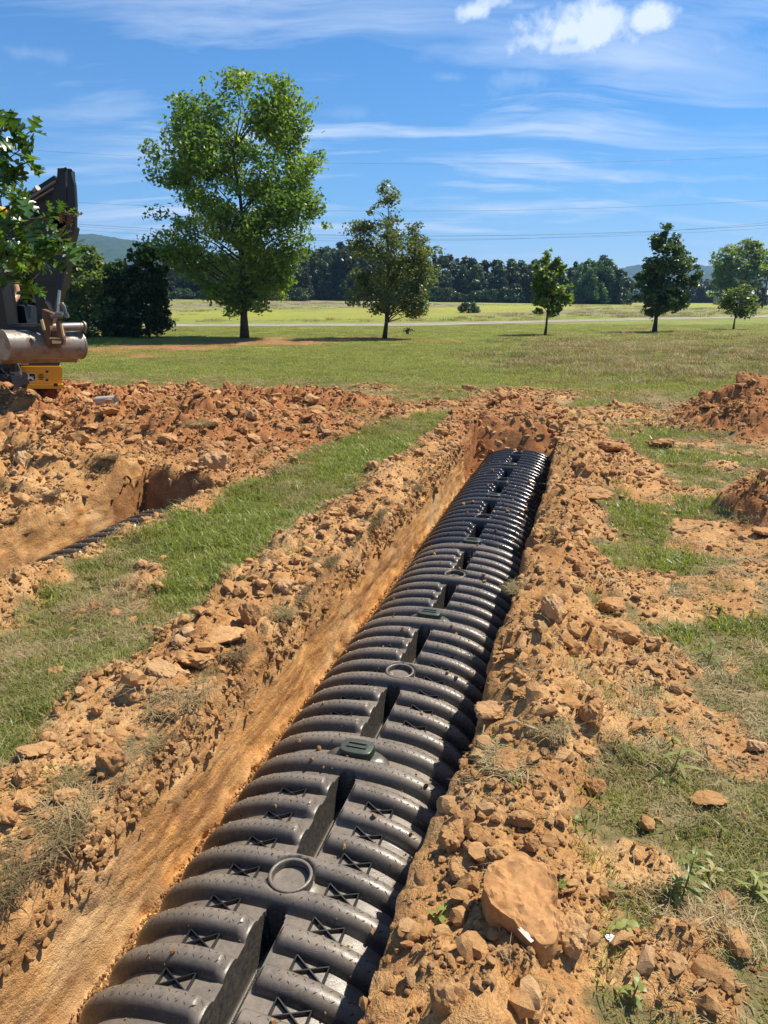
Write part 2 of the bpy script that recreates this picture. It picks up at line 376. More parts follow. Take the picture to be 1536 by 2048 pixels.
# ------------------------------------------------------------------ ground masks (patches of turf, straw and bare clay on the real ground)
def ell(px, py, cx, cy, rx, ry, rot=0.0, soft=.35):
    c, s = math.cos(rot), math.sin(rot); a = (px - cx) * c + (py - cy) * s; b = -(px - cx) * s + (py - cy) * c
    r = np.sqrt((a / rx) ** 2 + (b / ry) ** 2); return 1 - sstep(1 - soft, 1 + soft, r)
TR1 = dict(uL=-1.262, uR=-.30, D=.475, t0=-2.0, t1=7.55, w1=1.0)
TR2 = dict(uL=-3.56, uR=-2.80, D=.475, t0=-4.0, t1=4.75, w1=.25)
def masks(x, y):
    hp_ = heaps(x, y)
    """grass, dry, red for a ground point"""
    u, t = xy2ut(x, y); px, py = w2px(x, y, 0 * x)
    n1 = fbm(x * 1.6, y * 1.6, 4, 20); n2 = fbm(x * .5, y * .5, 3, 30); n3 = fbm(x * 5, y * 5, 3, 40)
    g = np.ones_like(x); dry = .36 + .25 * n2; red = np.full_like(x, .18) + .15 * n2
    # bare rims of the trench
    lim = -1.72 + .10 * n1 - .12 * sstep(5, 7.5, t) + .08 * n3
    rim = sstep(lim - .10, lim + .06, u) * (1 - sstep(.02 + .25 * n1, .25 + .25 * n1, u)) * (1 - sstep(8.6, 9.6, t + n1))
    g = g * (1 - rim)
    # between and left of the second trench: spoil
    lim2 = -2.58 + .12 * n1
    sp = (1 - sstep(lim2 - .08, lim2 + .10, u)) * (1 - sstep(8.3, 8.9, t * 1.0 + .30 * n1 + .0 * u - np.clip(-u - 3, 0, 9) * -.12))
    g = g * (1 - sp)
    # spoil band running from the left heap to the far end of the trench
    band = ell(px, py, 560, 835, 430, 48, .05) + ell(px, py, 1000, 840, 150, 50) + ell(px, py, 330, 880, 330, 80)
    g = g * (1 - np.clip(band + .2 * n1 * (band > .05), 0, 1))
    g = np.maximum(g, ell(px, py, 760, 900, 150, 38, -.35) * (u > -2.9) * (u < -1.7))
    # bare places
    for (a, b, rx, ry, rot, k) in [(120, 1190, 210, 75, -.2, .95), (300, 1250, 90, 40, 0, .6), (1250, 945, 95, 42, 0, .85), (1440, 1240, 90, 50, .3, .8), (1480, 1530, 110, 40, .2, .75), (1370, 1965, 210, 80, 0, .85),
                                   (1300, 1760, 90, 40, 0, .5), (1100, 1980, 60, 60, 0, .3), (1230, 830, 120, 16, 0, .7), (1060, 765, 90, 10, 0, .55), (1370, 765, 60, 7, 0, .6), (1150, 780, 170, 22, 0, .5), (1480, 800, 90, 60, -.4, .8), (1520, 1010, 70, 60, 0, .8),
                                   (1230, 1280, 120, 60, 0, .7), (1180, 1480, 80, 50, .3, .55), (1150, 1380, 80, 60, 0, .4), (860, 783, 180, 14, 0, .6), (1420, 1060, 80, 20, 0, .4)]:
        g = g * (1 - k * np.clip(ell(px, py, a, b, rx, ry, rot) * (1 + 1.2 * n1), 0, 1))
    # patchy turf at the right
    right = sstep(0, .4, u) * (1 - sstep(9, 13, t))
    g = g * (1 - right * .72 * sstep(-.30, .35, n1 + .45 * n3))
    dry = dry + right * (.20 + .6 * n1) + right * ell(px, py, 1250, 1800, 420, 420) * .18 + ell(px, py, 1370, 740, 300, 45) * .35 - ell(px, py, 200, 1400, 330, 110, -.4) * .16
    for (a, b, rx, ry) in [(1290, 1030, 95, 60), (1300, 1120, 110, 40), (450, 1130, 150, 130), (1220, 870, 120, 18), (1230, 1200, 110, 30), (1420, 1240, 70, 60), (760, 930, 120, 50), (1180, 815, 60, 12)]:
        dry = dry - ell(px, py, a, b, rx, ry) * .5
    red = red + ell(px, py, 420, 850, 480, 85) * .40 + ell(px, py, 130, 800, 170, 70) * .9 + ell(px, py, 520, 850, 240, 70) * .62 + ell(px, py, 1010, 850, 110, 50) * .75 + ell(px, py, 1490, 820, 130, 70) * .9 + ell(px, py, 1500, 1010, 60, 60) * .7 + ell(px, py, 480, 930, 120, 50) * .4
    g = g * (1 - .97 * sstep(.025, .08, hp_)); red = red + sstep(.03, .15, hp_) * (x > 2) * .5
    dry = dry + .22 * n3 + .16 * n1
    return np.clip(g, 0, 1), np.clip(dry, 0, 1), np.clip(red, 0, 1)
HEAPS = [  # spoil heaps: px, py of the crest foot, radius along x, radius along y, height
    (50, 862, 1.3, .7, .21), (140, 822, .95, .6, .27), (-120, 870, 1.4, .8, .28), (400, 880, .9, .6, .20), (620, 815, 1.3, .5, .17), (560, 860, 1.2, .7, .13), (330, 865, 1.0, .5, .14), (10, 960, .8, .5, .20), (200, 970, .8, .4, .12), (430, 935, .45, .30, .15),
    (1545, 850, 1.05, .95, .48), (1640, 830, 1.2, 1.0, .55), (1450, 850, .5, .4, .13), (1530, 1035, .33, .30, .24), (1000, 862, .8, .5, .10)]
HP = [(*px2w(a, b)[:2], c, d, h) for a, b, c, d, h in HEAPS]
def heaps(x, y):
    z = 0 * x
    for (a, b, rx, ry, h) in HP:
        r = np.sqrt(((x - a) / rx) ** 2 + ((y - b) / ry) ** 2); z = z + h * np.maximum(0, 1 - r * .75) ** 1.15 * (r < 1.33)
    return z
def lawn_h(x, y):
    """height of the land away from the digging"""
    r = np.sqrt(x * x + y * y)
    ang = np.arctan2(x, y)
    far = sstep(58, 175, r)
    rise = (1.55 - 2.9 * ang) * .78
    rise = np.clip(rise, .35, 3.2)
    return far * rise + .06 * fbm(x * .06, y * .06, 2, 77) * sstep(14, 30, r)
EDGE = dict(u0=-13.0, u1=6.5, t0=-1.6, t1=12.6)
def edge_fade(u, t):
    return sstep(0, .9, u - EDGE['u0']) * sstep(0, .9, EDGE['u1'] - u) * sstep(0, .6, t - EDGE['t0']) * sstep(0, 1.3, EDGE['t1'] - t)
def near_h(u, t):
    """natural surface height near the camera (no trench), plus dirt mask"""
    x, y = ut2xy(u, t); g, dry, red = masks(x, y)
    e = edge_fade(u, t); bare = 1 - g
    n1 = fbm(x * .9, y * .9, 3, 11)
    z = .02 * n1
    hp = heaps(x, y)
    z = z + hp * (1 + .25 * fbm(x * 2.2, y * 2.2, 3, 12))
    bl = np.exp(-((u + 1.50) / .20) ** 2) * (.050 + .05 * fbm(t * 1.3, u * 2, 2, 14)) * (1 - sstep(7.2, 8.2, t))
    br = np.exp(-((u + .10) / .20) ** 2) * (.125 + .07 * fbm(t * 1.1, u * 1.5, 3, 15)) * (1 - sstep(7.4, 8.6, t))
    b2 = np.exp(-((u + 2.66) / .13) ** 2) * (.05 + .05 * fbm(t * 1.6, u * 2, 2, 16)) * (1 - sstep(4.8, 5.4, t)) * (1 + 1.6 * (1 - sstep(2.5, 3.1, t)))
    b3 = np.exp(-((u + 3.95) / .35) ** 2) * (.03 + .12 * fbm(t * 1.0, u * 2, 2, 17)) * (1 - sstep(4.8, 5.6, t))
    z = z + bl + br + b2 + b3
    rough = np.clip(bare * 1.1, 0, 1) * (.50 + .60 * sstep(-.3, .2, n1)) + .9 * sstep(.03, .12, hp)
    rough = rough * (1 - .62 * sstep(.25, .6, u) * (1 - sstep(8, 9, t)) * (hp < .03))
    rough = np.clip(rough, 0, 1.2)
    wx = x + .05 * pn(x * 7, y * 7, 51); wy = y + .05 * pn(x * 7, y * 7, 52)
    c1, r1 = cells(wx / .21, wy / .21, 61); c2, r2 = cells(wx / .085, wy / .085, 62); c3, r3 = cells(wx / .036, wy / .036, 63)
    near = 1 - .0 * sstep(6, 12, t)
    d = (.062 * c1 * (r1 ** 1.5) + .036 * c2 * r2 + .015 * c3 * r3) + .034 * np.abs(fbm(x * 6, y * 6, 4, 18, .65)) + .011 * fbm(x * 30, y * 30, 2, 19)
    z = z + rough * d * (1 + .8 * sstep(3.3, 4.2, -u)) + np.clip(1 - rough, 0, 1) * (.008 * fbm(x * 9, y * 9, 3, 21))
    return z * e + lawn_h(x, y) * (1 - e) , g, dry, red, rough
def depth1(t): return sstep(TR1['t0'], TR1['t0'] + .05, t) * (1 - sstep(TR1['t1'], TR1['t1'] + .85, t)) ** .8
def depth2(t): return (1 - sstep(TR2['t1'], TR2['t1'] + .28, t))

# ------------------------------------------------------------------ ground near the trenches: one swept sheet with true vertical walls
def seg(a, b, step): return list(np.arange(a, b - step * .5, step))
cols = []   # (u, wallfraction f, which trench, role)
def surf(a, b, step):
    for q in seg(a, b, step): cols.append((q, 0.0, 0, 0))
a = -13.0
while a < -7: cols.append((a, 0, 0, 0)); a += .12
surf(a, -3.80, .032)
def trench_cols(T, k, nw=24, nf=14):
    uL, uR = T['uL'], T['uR']; lip = .055
    for i in range(6): cols.append((uL - lip - .13 + .022 * i, 0, k, 1))
    for i in range(nw + 1):
        f = i / nw; cols.append((uL - lip * (1 - f) ** 3.0, f, k, 2))
    for i in range(1, nf): cols.append((uL + (uR - uL) * i / nf, 1.0, k, 3))
    for i in range(nw + 1):
        f = 1 - i / nw; cols.append((uR + .03 * (1 - f) ** 2, f, k, 4))
    for i in range(1, 6): cols.append((uR + .03 + .02 * i, 0, k, 5))
trench_cols(TR2, 2); surf(cols[-1][0] + .02, -1.48, .021); trench_cols(TR1, 1, 34); surf(cols[-1][0] + .02, 1.6, .0185)
a = cols[-1][0] + .02
while a < 6.5: cols.append((a, 0, 0, 0)); a += .022 + .02 * (a - 1.6)
cols.append((6.5, 0, 0, 0))
cu = np.array([c[0] for c in cols]); cf = np.array([c[1] for c in cols], float); ck = np.array([c[2] for c in cols]); cr = np.array([c[3] for c in cols])
rows = []; a = EDGE['t0']
while a < EDGE['t1']:
    rows.append(a); a += .0125 + .0036 * max(a, 0) if a > .4 else .035
rows.append(EDGE['t1']); ct_ = np.array(rows)
U, T = np.meshgrid(cu, ct_); F = np.broadcast_to(cf, U.shape); K = np.broadcast_to(ck, U.shape); R_ = np.broadcast_to(cr, U.shape)
dep = np.where(K == 1, depth1(T), np.where(K == 2, depth2(T), 0.0))
wobL = .018 + .022 * fbm(T * 1.4, 0 * T + 3, 3, 81) + .016 * fbm(T * 6, 0 * T, 2, 82)
wobR = -.075 * (1 - sstep(.9, 2.7, T)) + .030 * fbm(T * 1.7, 0 * T + 9, 3, 83) + .016 * fbm(T * 7, 0 * T, 2, 84)
side = np.where(R_ <= 2, 1, 0)
wgt = np.where((R_ == 1) | (R_ == 5), .5, np.where((R_ == 2) | (R_ == 4), 1 - F * .75, 0)) * (K > 0)
Uw = U + wgt * np.where(side == 1, wobL, wobR) * np.minimum(dep * 3, 1)
Z0, G, DRY, RED, ROUGH = near_h(Uw, T)
zfl = -.475 + .012 * fbm(U * 6, T * 6, 3, 85)
isw = (R_ == 2) | (R_ == 4)
dd = F * dep
Z = Z0 * (1 - dd) + zfl * dd
# relief of the walls: gouges, lumps, crumbs at the foot
wn_ = .006 * fbm(T * 3.2 + Z * 2.5, Z * 7, 4, 86, .55) + .006 * np.abs(fbm(T * 14, Z * 16, 3, 87)) + .004 * fbm(T * 9 - Z * 20, Z * 4, 3, 88) + .004 * fbm(T * 40, Z * 45, 3, 92) + .030 * (1 - sstep(.15, .5, F)) * np.abs(fbm(T * 9, Z * 11, 4, 93, .65))
gouge = .006 * sstep(.15, .6, fbm(T * 2.0 + Z * 5.5, Z * 1.2 - T * .3, 3, 89))
mid_ = np.sin(np.clip(F, 0, 1) * math.pi) ** .6
Uw = Uw + np.where(R_ == 2, 1, -1) * isw * dep * mid_ * (wn_ - gouge)
floorm = (R_ == 3) * dep
cz, crr = cells(Uw / .06, T / .06, 66)
Z = Z + floorm * .02 * cz * crr
# loose fill sloping down at the trench ends
endz = (K == 1) * (T > TR1['t1'] - .25) * (F > .3) * np.clip(dep * 6, 0, 1) + (K == 2) * (T > TR2['t1'] - .3) * (F > .3) * np.clip(dep * 6, 0, 1)
endz = np.clip(endz, 0, 1); ca, ra = cells(Uw / .16 + 3, T / .16, 71); cb2, rb2 = cells(Uw / .07, T / .07 + 5, 72)
Z = Z + endz * (.085 * ca * ra + .04 * cb2 * rb2 + .03 * np.abs(fbm(Uw * 7, T * 7, 4, 73, .65)))
# crumbs fallen at the foot of each wall
foot = isw * sstep(.78, 1.0, F) * dep
Uw = Uw + foot * np.where(R_ == 2, .035, -.03) * (.5 + fbm(T * 11, F * 3, 2, 90))
WALL = isw * sstep(.22, .40, F + .22 * fbm(T * 3, F * 3, 4, 91, .6)) * dep
WALL = np.maximum(WALL, floorm)
WALL = WALL * (1 - endz)
G = G * (1 - np.clip(isw * dep * 2, 0, 1)) * (1 - np.clip(floorm * 3, 0, 1)); RED = RED * (1 - WALL) + .35 * WALL + .55 * endz
X, Y = ut2xy(Uw, T)
nr, nc = U.shape; ii = np.arange(nr * nc).reshape(nr, nc)
quads = np.stack([ii[:-1, :-1], ii[:-1, 1:], ii[1:, 1:], ii[1:, :-1]], -1).reshape(-1, 4)
gme = npmesh('ground', np.stack([X, Y, Z], -1).reshape(-1, 3), quads, True, dict(grass=G, dry=DRY, red=RED, wall=WALL))
tag(obj('ground', gme, M['ground']), 'orange clay ground with straw turf and two open trenches', kind='structure')

# ------------------------------------------------------------------ lawn, field and land to the horizon: rings growing from the border of the near sheet
bi = np.concatenate([ii[0, :-1], ii[:-1, -1], ii[-1, ::-1][:-1], ii[::-1, 0][:-1]])
bx, by = X.reshape(-1)[bi], Y.reshape(-1)[bi]
keep = np.arange(0, len(bi), 3); bx, by = bx[keep], by[keep]
cx0, cy0 = ut2xy(-3.2, 5.5)
gs = [1.0]; st_ = .012
while gs[-1] < 420: gs.append(gs[-1] + st_); st_ *= 1.045
gs = np.array(gs)[:, None]
FX = cx0 + (bx - cx0) * gs; FY = cy0 + (by - cy0) * gs
ROAD = [px2w(a, b) for a, b in ((-900, 652), (340, 650), (800, 649), (1200, 641), (1536, 633), (2300, 617))]
def road_y(x):
    return np.interp(x, [p.x for p in ROAD], [p.y for p in ROAD])
def far_masks(x, y):
    g, dry, red = masks(x, y); px, py = w2px(x, y, lawn_h(x, y)); r = np.hypot(x, y)
    n1 = fbm(x * .25, y * .25, 4, 33); n2 = fbm(x * .05, y * .03, 4, 34)
    front = (y > 2)
    dry = .30 + .30 * n1 + front * ell(px, py, 1370, 715, 330, 42) * .36
    bare = ell(px, py, 640, 681, 300, 7) + ell(px, py, 420, 690, 220, 9) * .7 + ell(px, py, 300, 703, 190, 10) * .6 + ell(px, py, 240, 715, 80, 6) * .8 + ell(px, py, 1270, 664, 60, 3) + ell(px, py, 820, 764, 130, 14) * .4
    bare = bare + .55 * ell(px, py, 240, 782, 220, 16) + .4 * ell(px, py, 1080, 762, 140, 14)
    g = np.clip(1 - front * bare * (.8 + n1), 0, 1) * (.85 + .3 * n1)
    f = y - road_y(x)
    fld = sstep(2, 5, f) * front
    yel = fld * np.clip(ell(px, py, 500, 631, 420, 8) + ell(px, py, 830, 622, 170, 7) + ell(px, py, 1030, 618, 120, 7) + ell(px, py, 1420, 612, 80, 5) * .8, 0, 1) * (.75 + .6 * n1)
    brn = fld * np.clip(ell(px, py, 520, 606, 420, 9) + ell(px, py, 1200, 622, 260, 5) + .9 * ell(px, py, 1300, 622, 160, 6) + .25, 0, 1) * (.75 + 1.1 * n2 + .4 * n1)
    dry = np.where(fld > .3, .28 + .4 * n2, dry)
    return g, np.clip(dry, 0, 1), np.full_like(x, .25), np.clip(yel, 0, .9), np.clip(brn, 0, .85) * (1 - np.clip(yel, 0, 1))
fg, fd, fr, fy_, fb = far_masks(FX, FY)
g0, d0, r0 = masks(FX[:1], FY[:1]); bl_ = np.clip((gs - 1) / .25, 0, 1)
FZ = lawn_h(FX, FY); nr2, nc2 = FX.shape
jj = np.arange(nr2 * nc2).reshape(nr2, nc2); jn = np.roll(jj, -1, 1)
q2 = np.stack([jj[:-1], jj[1:], jn[1:], jn[:-1]], -1).reshape(-1, 4)
q2 = q2[:, ::-1]
gg, dd2, rr2 = masks(FX, FY)
mixf = bl_ + 0 * FX
fme = npmesh('lawn', np.stack([FX, FY, FZ], -1).reshape(-1, 3), q2, True, dict(grass=gg * (1 - mixf) + fg * mixf, dry=dd2 * (1 - mixf) + fd * mixf, red=rr2 * (1 - mixf) + fr * mixf, yel=fy_, brn=fb))
tag(obj('lawn', fme, M['field']), 'mown green lawn and hay field running to the tree line', kind='structure')

# road
rx = np.linspace(-140, 260, 260); ryc = road_y(rx) + .6 * pn(rx * .05, 0 * rx, 5); NW = 9
offs = np.linspace(-1, 1, NW)
hw = 2.1
RX = rx[None, :] + 0 * offs[:, None]; RY = ryc[None, :] + offs[:, None] * hw + .12 * (np.abs(offs[:, None]) == 1) * pn(RX * .7, 0 * RX, 6)
RZ = lawn_h(RX, RY) + .05 - .04 * np.abs(offs[:, None]) ** 2
kk = np.arange(RX.size).reshape(RX.shape)
m, n, b = material('gravel_road', rough=.95, spec=.1)
pos = n.new('ShaderNodeNewGeometry').outputs['Position']
n.set(b.inputs['Base Color'], n.ramp(n.m('ADD', n.m('MULTIPLY', n.noise(pos, .6, 4), .5), n.m('MULTIPLY', n.noise(pos, 9, 4, .8), .5)), [(.35, (.23, .19, .145)), (.5, (.31, .265, .21)), (.68, (.42, .37, .30))]))
bump(n, b, n.noise(pos, 20, 4, .8), .03)
rme = npmesh('road', np.stack([RX, RY, RZ], -1).reshape(-1, 3), np.stack([kk[:-1, :-1], kk[:-1, 1:], kk[1:, 1:], kk[1:, :-1]], -1).reshape(-1, 4), True)
tag(obj('road', rme, m), 'pale gravel road crossing between the lawn and the field', kind='structure')

# ------------------------------------------------------------------ leaching chambers
CL, RIB0, PITCH = 1.235, .0685, .122
RIBS = [RIB0 + PITCH * k for k in range(10)]
SW, SH, SX, SZ = .402, .264, 2.9, 2.3
SLOTS = [(RIBS[0] + .038, RIBS[4] - .036), (RIBS[5] + .036, RIBS[9] - .038)]
def shell(c, y):
    """point of the shell: c = cosine-like parameter -1..1 across, y along"""
    thv = np.arccos(np.clip(c, -1, 1))
    def bp(a): return SW * np.sign(np.cos(a)) * np.abs(np.cos(a)) ** (2 / SX), SH * np.abs(np.sin(a)) ** (2 / SZ)
    e = 1e-3; a0 = np.clip(thv, e * 2, math.pi - e * 2); x0, z0 = bp(a0 - e); x1, z1 = bp(a0 + e)
    tx, tz = x1 - x0, z1 - z0; ln = np.hypot(tx, tz) + 1e-12; nx, nz = -tz / ln, tx / ln
    nx, nz = np.where(nz < 0, -nx, nx), np.abs(nz)
    x, z = bp(thv)
    low = sstep(.20, .02, z) if False else 1 - sstep(.02, .20, z)
    h = np.zeros_like(x + y)
    for i, r in enumerate(RIBS):
        hwid = .0365 * (1 - .42 * low) * (1.12 if i in (0, 9) else 1)
        q = np.clip(1 - (np.abs(y - r) / hwid) ** 2.3, 0, 1) ** .55
        split = i in (1, 2, 3, 6, 7, 8)
        if split: q = q * (1 - (x < .058) * (x > -.02) * (1 - sstep(.036, .058, x))) * (1 - .62 * (x < 0) * sstep(-.064, -.036, x))
        h = np.maximum(h, q)
    h = h * .041 * (1 - .35 * low) + .0015 * np.sin(y * 900) * 0
    X = x + nx * h; Zz = z + nz * h
    # ring seat between the two middle ribs
    ry = (RIBS[4] + RIBS[5]) / 2; rr = np.hypot(x, y - ry)
    seat = 1 - sstep(.060, .075, rr); Zz = Zz * (1 - seat) + (SH + .012) * seat; X = X * (1 - seat) + x * seat
    for a, b in SLOTS:
        hwx = .034 + 0 * x
        end = np.clip(np.minimum(y - a, b - y) / .03, 0, 1); hwx = .034 * np.sqrt(np.clip(1 - (1 - end) ** 2, 0, 1))
        ins = (y > a) & (y < b) & (np.abs(x) <= hwx + 1e-6)
        Zz = np.where(ins, .128, Zz); X = np.where(ins, np.clip(x, -.031, .031), X)
    return X, Zz
def c_of_x(x): return math.copysign((abs(x) / SW) ** (SX / 2), x)
def shell_at(x, y):
    X, Z = shell(np.array([c_of_x(x)]), np.array([y])); return float(X[0]), float(Z[0])
cc = [math.cos(math.pi * (1 - i / 13 * .30)) for i in range(13)]
xs0 = -SW * abs(math.cos(math.pi * .70)) ** (2 / SX)
cc += [c_of_x(x) for x in np.arange(xs0, -.062, .0135)]
cc += [c_of_x(x) for x in (-.062, -.052, -.044, -.038, -.0362, -.0340, -.030, -.018, 0, .018, .030, .0340, .0362, .039, .044, .050, .058)]
cc += [c_of_x(x) for x in np.arange(.068, -xs0, .0135)]
cc += [-c for c in cc[:13][::-1]]
cc = np.array(sorted(set(cc)))
yy = np.linspace(0, CL + .012, 250)
C2, Y2 = np.meshgrid(cc, yy); SXX, SZZ = shell(C2, Y2)
n1_, n2_ = C2.shape; kk = np.arange(n1_ * n2_).reshape(n1_, n2_)
sq = np.stack([kk[:-1, :-1], kk[:-1, 1:], kk[1:, 1:], kk[1:, :-1]], -1).reshape(-1, 4)
shell_me = npmesh('chamber_shell', np.stack([SXX, Y2, SZZ], -1).reshape(-1, 3), sq, True)
shell_me.set_sharp_from_angle(angle=math.radians(52))
m, n, b = material('dusty_black_plastic', rough=.4, spec=.5)
geo = n.new('ShaderNodeNewGeometry'); pos = geo.outputs['Position']; oi = n.new('ShaderNodeObjectInfo')
sepn = n.new('ShaderNodeSeparateXYZ'); n.set(sepn.inputs[0], geo.outputs['Normal'])
sepc = n.new('ShaderNodeSeparateColor'); n.set(sepc.inputs[0], oi.outputs['Color'])
dn = n.noise(pos, 7, 6, .7); dn2 = n.noise(pos, 60, 5, .75)
up = n.ramp(sepn.outputs[2], [(.15, 0.0), (.85, 1.0)])
dust = n.m('MULTIPLY', n.m('MULTIPLY', up, n.ramp(n.m('ADD', n.m('MULTIPLY', dn, .6), n.m('MULTIPLY', dn2, .4)), [(.30, .35), (.68, 1.0)])), sepc.outputs[0])
dust = n.m('MAXIMUM', dust, n.m('MULTIPLY', n.m('MULTIPLY', n.ramp(dn2, [(.35, .2), (.65, 1.0)]), .32), sepc.outputs[0]))
c = n.mix(dust, (.018, .020, .024), (.255, .205, .152))
scr = n.new('ShaderNodeMapping'); scr.inputs['Scale'].default_value = (3, 60, 20); scr.inputs['Rotation'].default_value = (0, 0, .5); n.set(scr.inputs[0], pos)
sm = n.ramp(n.noise(scr.outputs[0], 2.2, 3, .6, dist=1.5), [(.66, 0.0), (.72, 1.0)])
c = n.mix(n.m('MULTIPLY', sm, .25), c, (.25, .22, .19))
n.set(b.inputs['Base Color'], c); n.set(b.inputs['Roughness'], n.m('ADD', n.m('MULTIPLY', dust, .30), n.m('MULTIPLY', dn2, .34), clamp=True))
bump(n, b, n.m('ADD', dn2, n.m('MULTIPLY', sm, -.3)), .002, .6)
M['plastic'] = m
M['fin'] = material('black_plastic_fin', (.010, .010, .011), .5)[0]
m, n, b = material('dark_green_lid', rough=.38)
geo = n.new('ShaderNodeNewGeometry'); sepn = n.new('ShaderNodeSeparateXYZ'); n.set(sepn.inputs[0], geo.outputs['Normal'])
n.set(b.inputs['Base Color'], n.mix(n.m('MULTIPLY', n.ramp(sepn.outputs[2], [(.5, 0.0), (.95, 1.0)]), n.noise(geo.outputs['Position'], 30, 5, .7)), (.006, .028, .014), (.12, .105, .085)))
M['lid'] = m
# raised tread lozenges on the rib tops
tm = MB()
for i, r in enumerate(RIBS):
    for j in range(-15, 16):
        x = j * .0215 + (i % 2) * .004
        if abs(x) > .325: continue
        if i in (1, 2, 3, 6, 7, 8) and -.045 < x < .070: continue
        if i in (4, 5) and abs(x) < .06: continue
        for row, yo in ((0, -.011), (1, .011)):
            xo = x + (.0108 if row else 0); y = r + yo; X0, Z0_ = shell_at(xo, y); Xa, Za = shell_at(xo + .004, y)
            slope = (Za - Z0_) / (Xa - X0 + 1e-9)
            sg = 1 if (j + row) % 2 else -1; L_, w_ = .0088, .0024
            dxy = np.array([math.cos(.75), sg * math.sin(.75)]); nxy = np.array([-dxy[1], dxy[0]])
            ps = [dxy * L_, nxy * w_, -dxy * L_, -nxy * w_]
            def zsh(px_, py_): return Z0_ + slope * px_ - (1.0 * ((yo + py_) ** 2 - yo ** 2) * 16)
            vv = [(X0 + p[0], y + p[1], zsh(*p) - .0006) for p in ps] + [(X0, y, Z0_ + .0024)]
            tm.add(vv, t=[[0, 1, 4], [1, 2, 4], [2, 3, 4], [3, 0, 4]])
tread_me = tm.mesh('tread', False)
def brace_mesh(x, y):
    q = MB(); X0, Z0_ = shell_at(x - .045, y); X1, Z1 = shell_at(x + .045, y)
    a0, a1 = (X0, y - .024), (X1, y + .024)
    def P(a, bq): # a,b 0..1
        return np.array([X0 + (X1 - X0) * a, y - .026 + .052 * bq, Z0_ + (Z1 - Z0_) * a + .001])
    def fin(p, qq, h0=.013):
        d = qq - p; L = np.linalg.norm(d); d = d / L; s = np.cross(d, [0, 0, 1]); s /= np.linalg.norm(s); upv = np.cross(s, d)
        R = np.stack([d, s, upv], 1); q.box((p + qq) / 2 + upv * (h0 / 2 - .004), (L, .0034, h0 + .008), R)
    fin(P(0, 0), P(1, 1)); fin(P(1, 0), P(0, 1)); fin(P(0, 0), P(0, 1), .012); fin(P(1, 0), P(1, 1), .012)
    return q
ring = MB(); ry = (RIBS[4] + RIBS[5]) / 2
ring.lathe([(.066, SH + .006), (.0665, SH + .032), (.064, SH + .036), (.059, SH + .037), (.055, SH + .034), (.0535, SH + .012), (.0, SH + .0115)], (0, ry, 0), 40)
ring_me = ring.mesh('inspection_ring', True); ring_me.set_sharp_from_angle(angle=math.radians(50))
sad = MB(); an = np.linspace(0, 1, 8)
sad.lathe([(.155 - .085 * q - .0, SH - .035 + .060 * math.sin(q * math.pi / 2)) for q in an] + [(.0, SH + .026)], (0, CL, 0), 40, 1, .52)
sad_me = sad.mesh('saddle', True)
cap = MB()
def rr_prof(sc, z): # rounded oblong outline
    pts = []
    for k in range(32):
        a = k * math.tau / 32; c_, s_ = math.cos(a), math.sin(a)
        pts.append((math.copysign(abs(c_) ** .55, c_) * .064 * sc, CL + math.copysign(abs(s_) ** .55, s_) * .046 * sc, z))
    return pts
lv = [(1.0, SH + .015), (1.0, SH + .047), (.96, SH + .054), (.90, SH + .056), (.0, SH + .056)]
vv = sum([rr_prof(a, z) for a, z in lv], []); qq = [[i * 32 + j, i * 32 + (j + 1) % 32, (i + 1) * 32 + (j + 1) % 32, (i + 1) * 32 + j] for i in range(4) for j in range(32)]
cap.add(vv, qq)
cap_me = cap.mesh('lid', True); cap_me.set_sharp_from_angle(angle=math.radians(50))
slot = MB()
for (sx_, sy_, w_, d_) in ((0, .012, .072, .004), (0, -.012, .072, .004), (-.036, 0, .004, .028), (.036, 0, .004, .028)):
    slot.box((sx_, CL + sy_, SH + .058), (w_, d_, .006))
slot_me = slot.mesh('lid_handle', False)
flg = MB()
for s_ in (-1, 1):
    flg.box((s_ * .418, CL / 2, .006), (.034, CL, .012), bev=.003)
    for k in range(6): flg.box((s_ * (.410 - .0045 * k ** 1.1), CL / 2, .03 + .018 * k), (.012, CL - .02, .006))
flg_me = flg.mesh('foot_flange', False)
brace_mes = {}
for k in list(range(1, 8)):
    for s_ in (-1, 1):
        y = (RIBS[k] + RIBS[k + 1]) / 2; brace_mes[(k, s_)] = (brace_mesh(s_ * .158, y), y)
brace_me = {s_: None for s_ in (-1, 1)}
for s_ in (-1, 1):
    q, y = brace_mes[(1, s_)]; brace_me[s_] = q.mesh('cross_brace', False)
def chamber(u, t, label, dust, group, yaw=0.0, zo=0.0, caps=True):
    x, y = ut2xy(u, t)
    T = thing('leaching_chamber', label, 'drain chamber', (x, y, -.468 + zo), -PHI + yaw, group)
    for nm, me, mt in (('shell', shell_me, 'plastic'), ('foot_flange', flg_me, 'plastic'), ('inspection_ring', ring_me, 'plastic')):
        o = obj(nm, me, M[mt], T); o.color = (dust, 0, 0, 1)
        if nm == 'shell':
            tr = obj('tread_marks', tread_me, M['plastic'], o); tr.color = (dust * .75, 0, 0, 1); tr['kind'] = 'stuff'
    for k in range(1, 8):
        for s_ in (-1, 1):
            o = obj('cross_brace', brace_me[s_], M['fin'], T, (0, (k - 1) * PITCH, 0))
    if caps:
        o = obj('saddle', sad_me, M['plastic'], T); o.color = (dust * .5, 0, 0, 1)
        l = obj('lid', cap_me, M['lid'], o); 
        obj('lid_handle', slot_me, M['lid'], T)
    return T
J0 = 2.135
GR = 'black drain chambers laid end to end in the main trench'
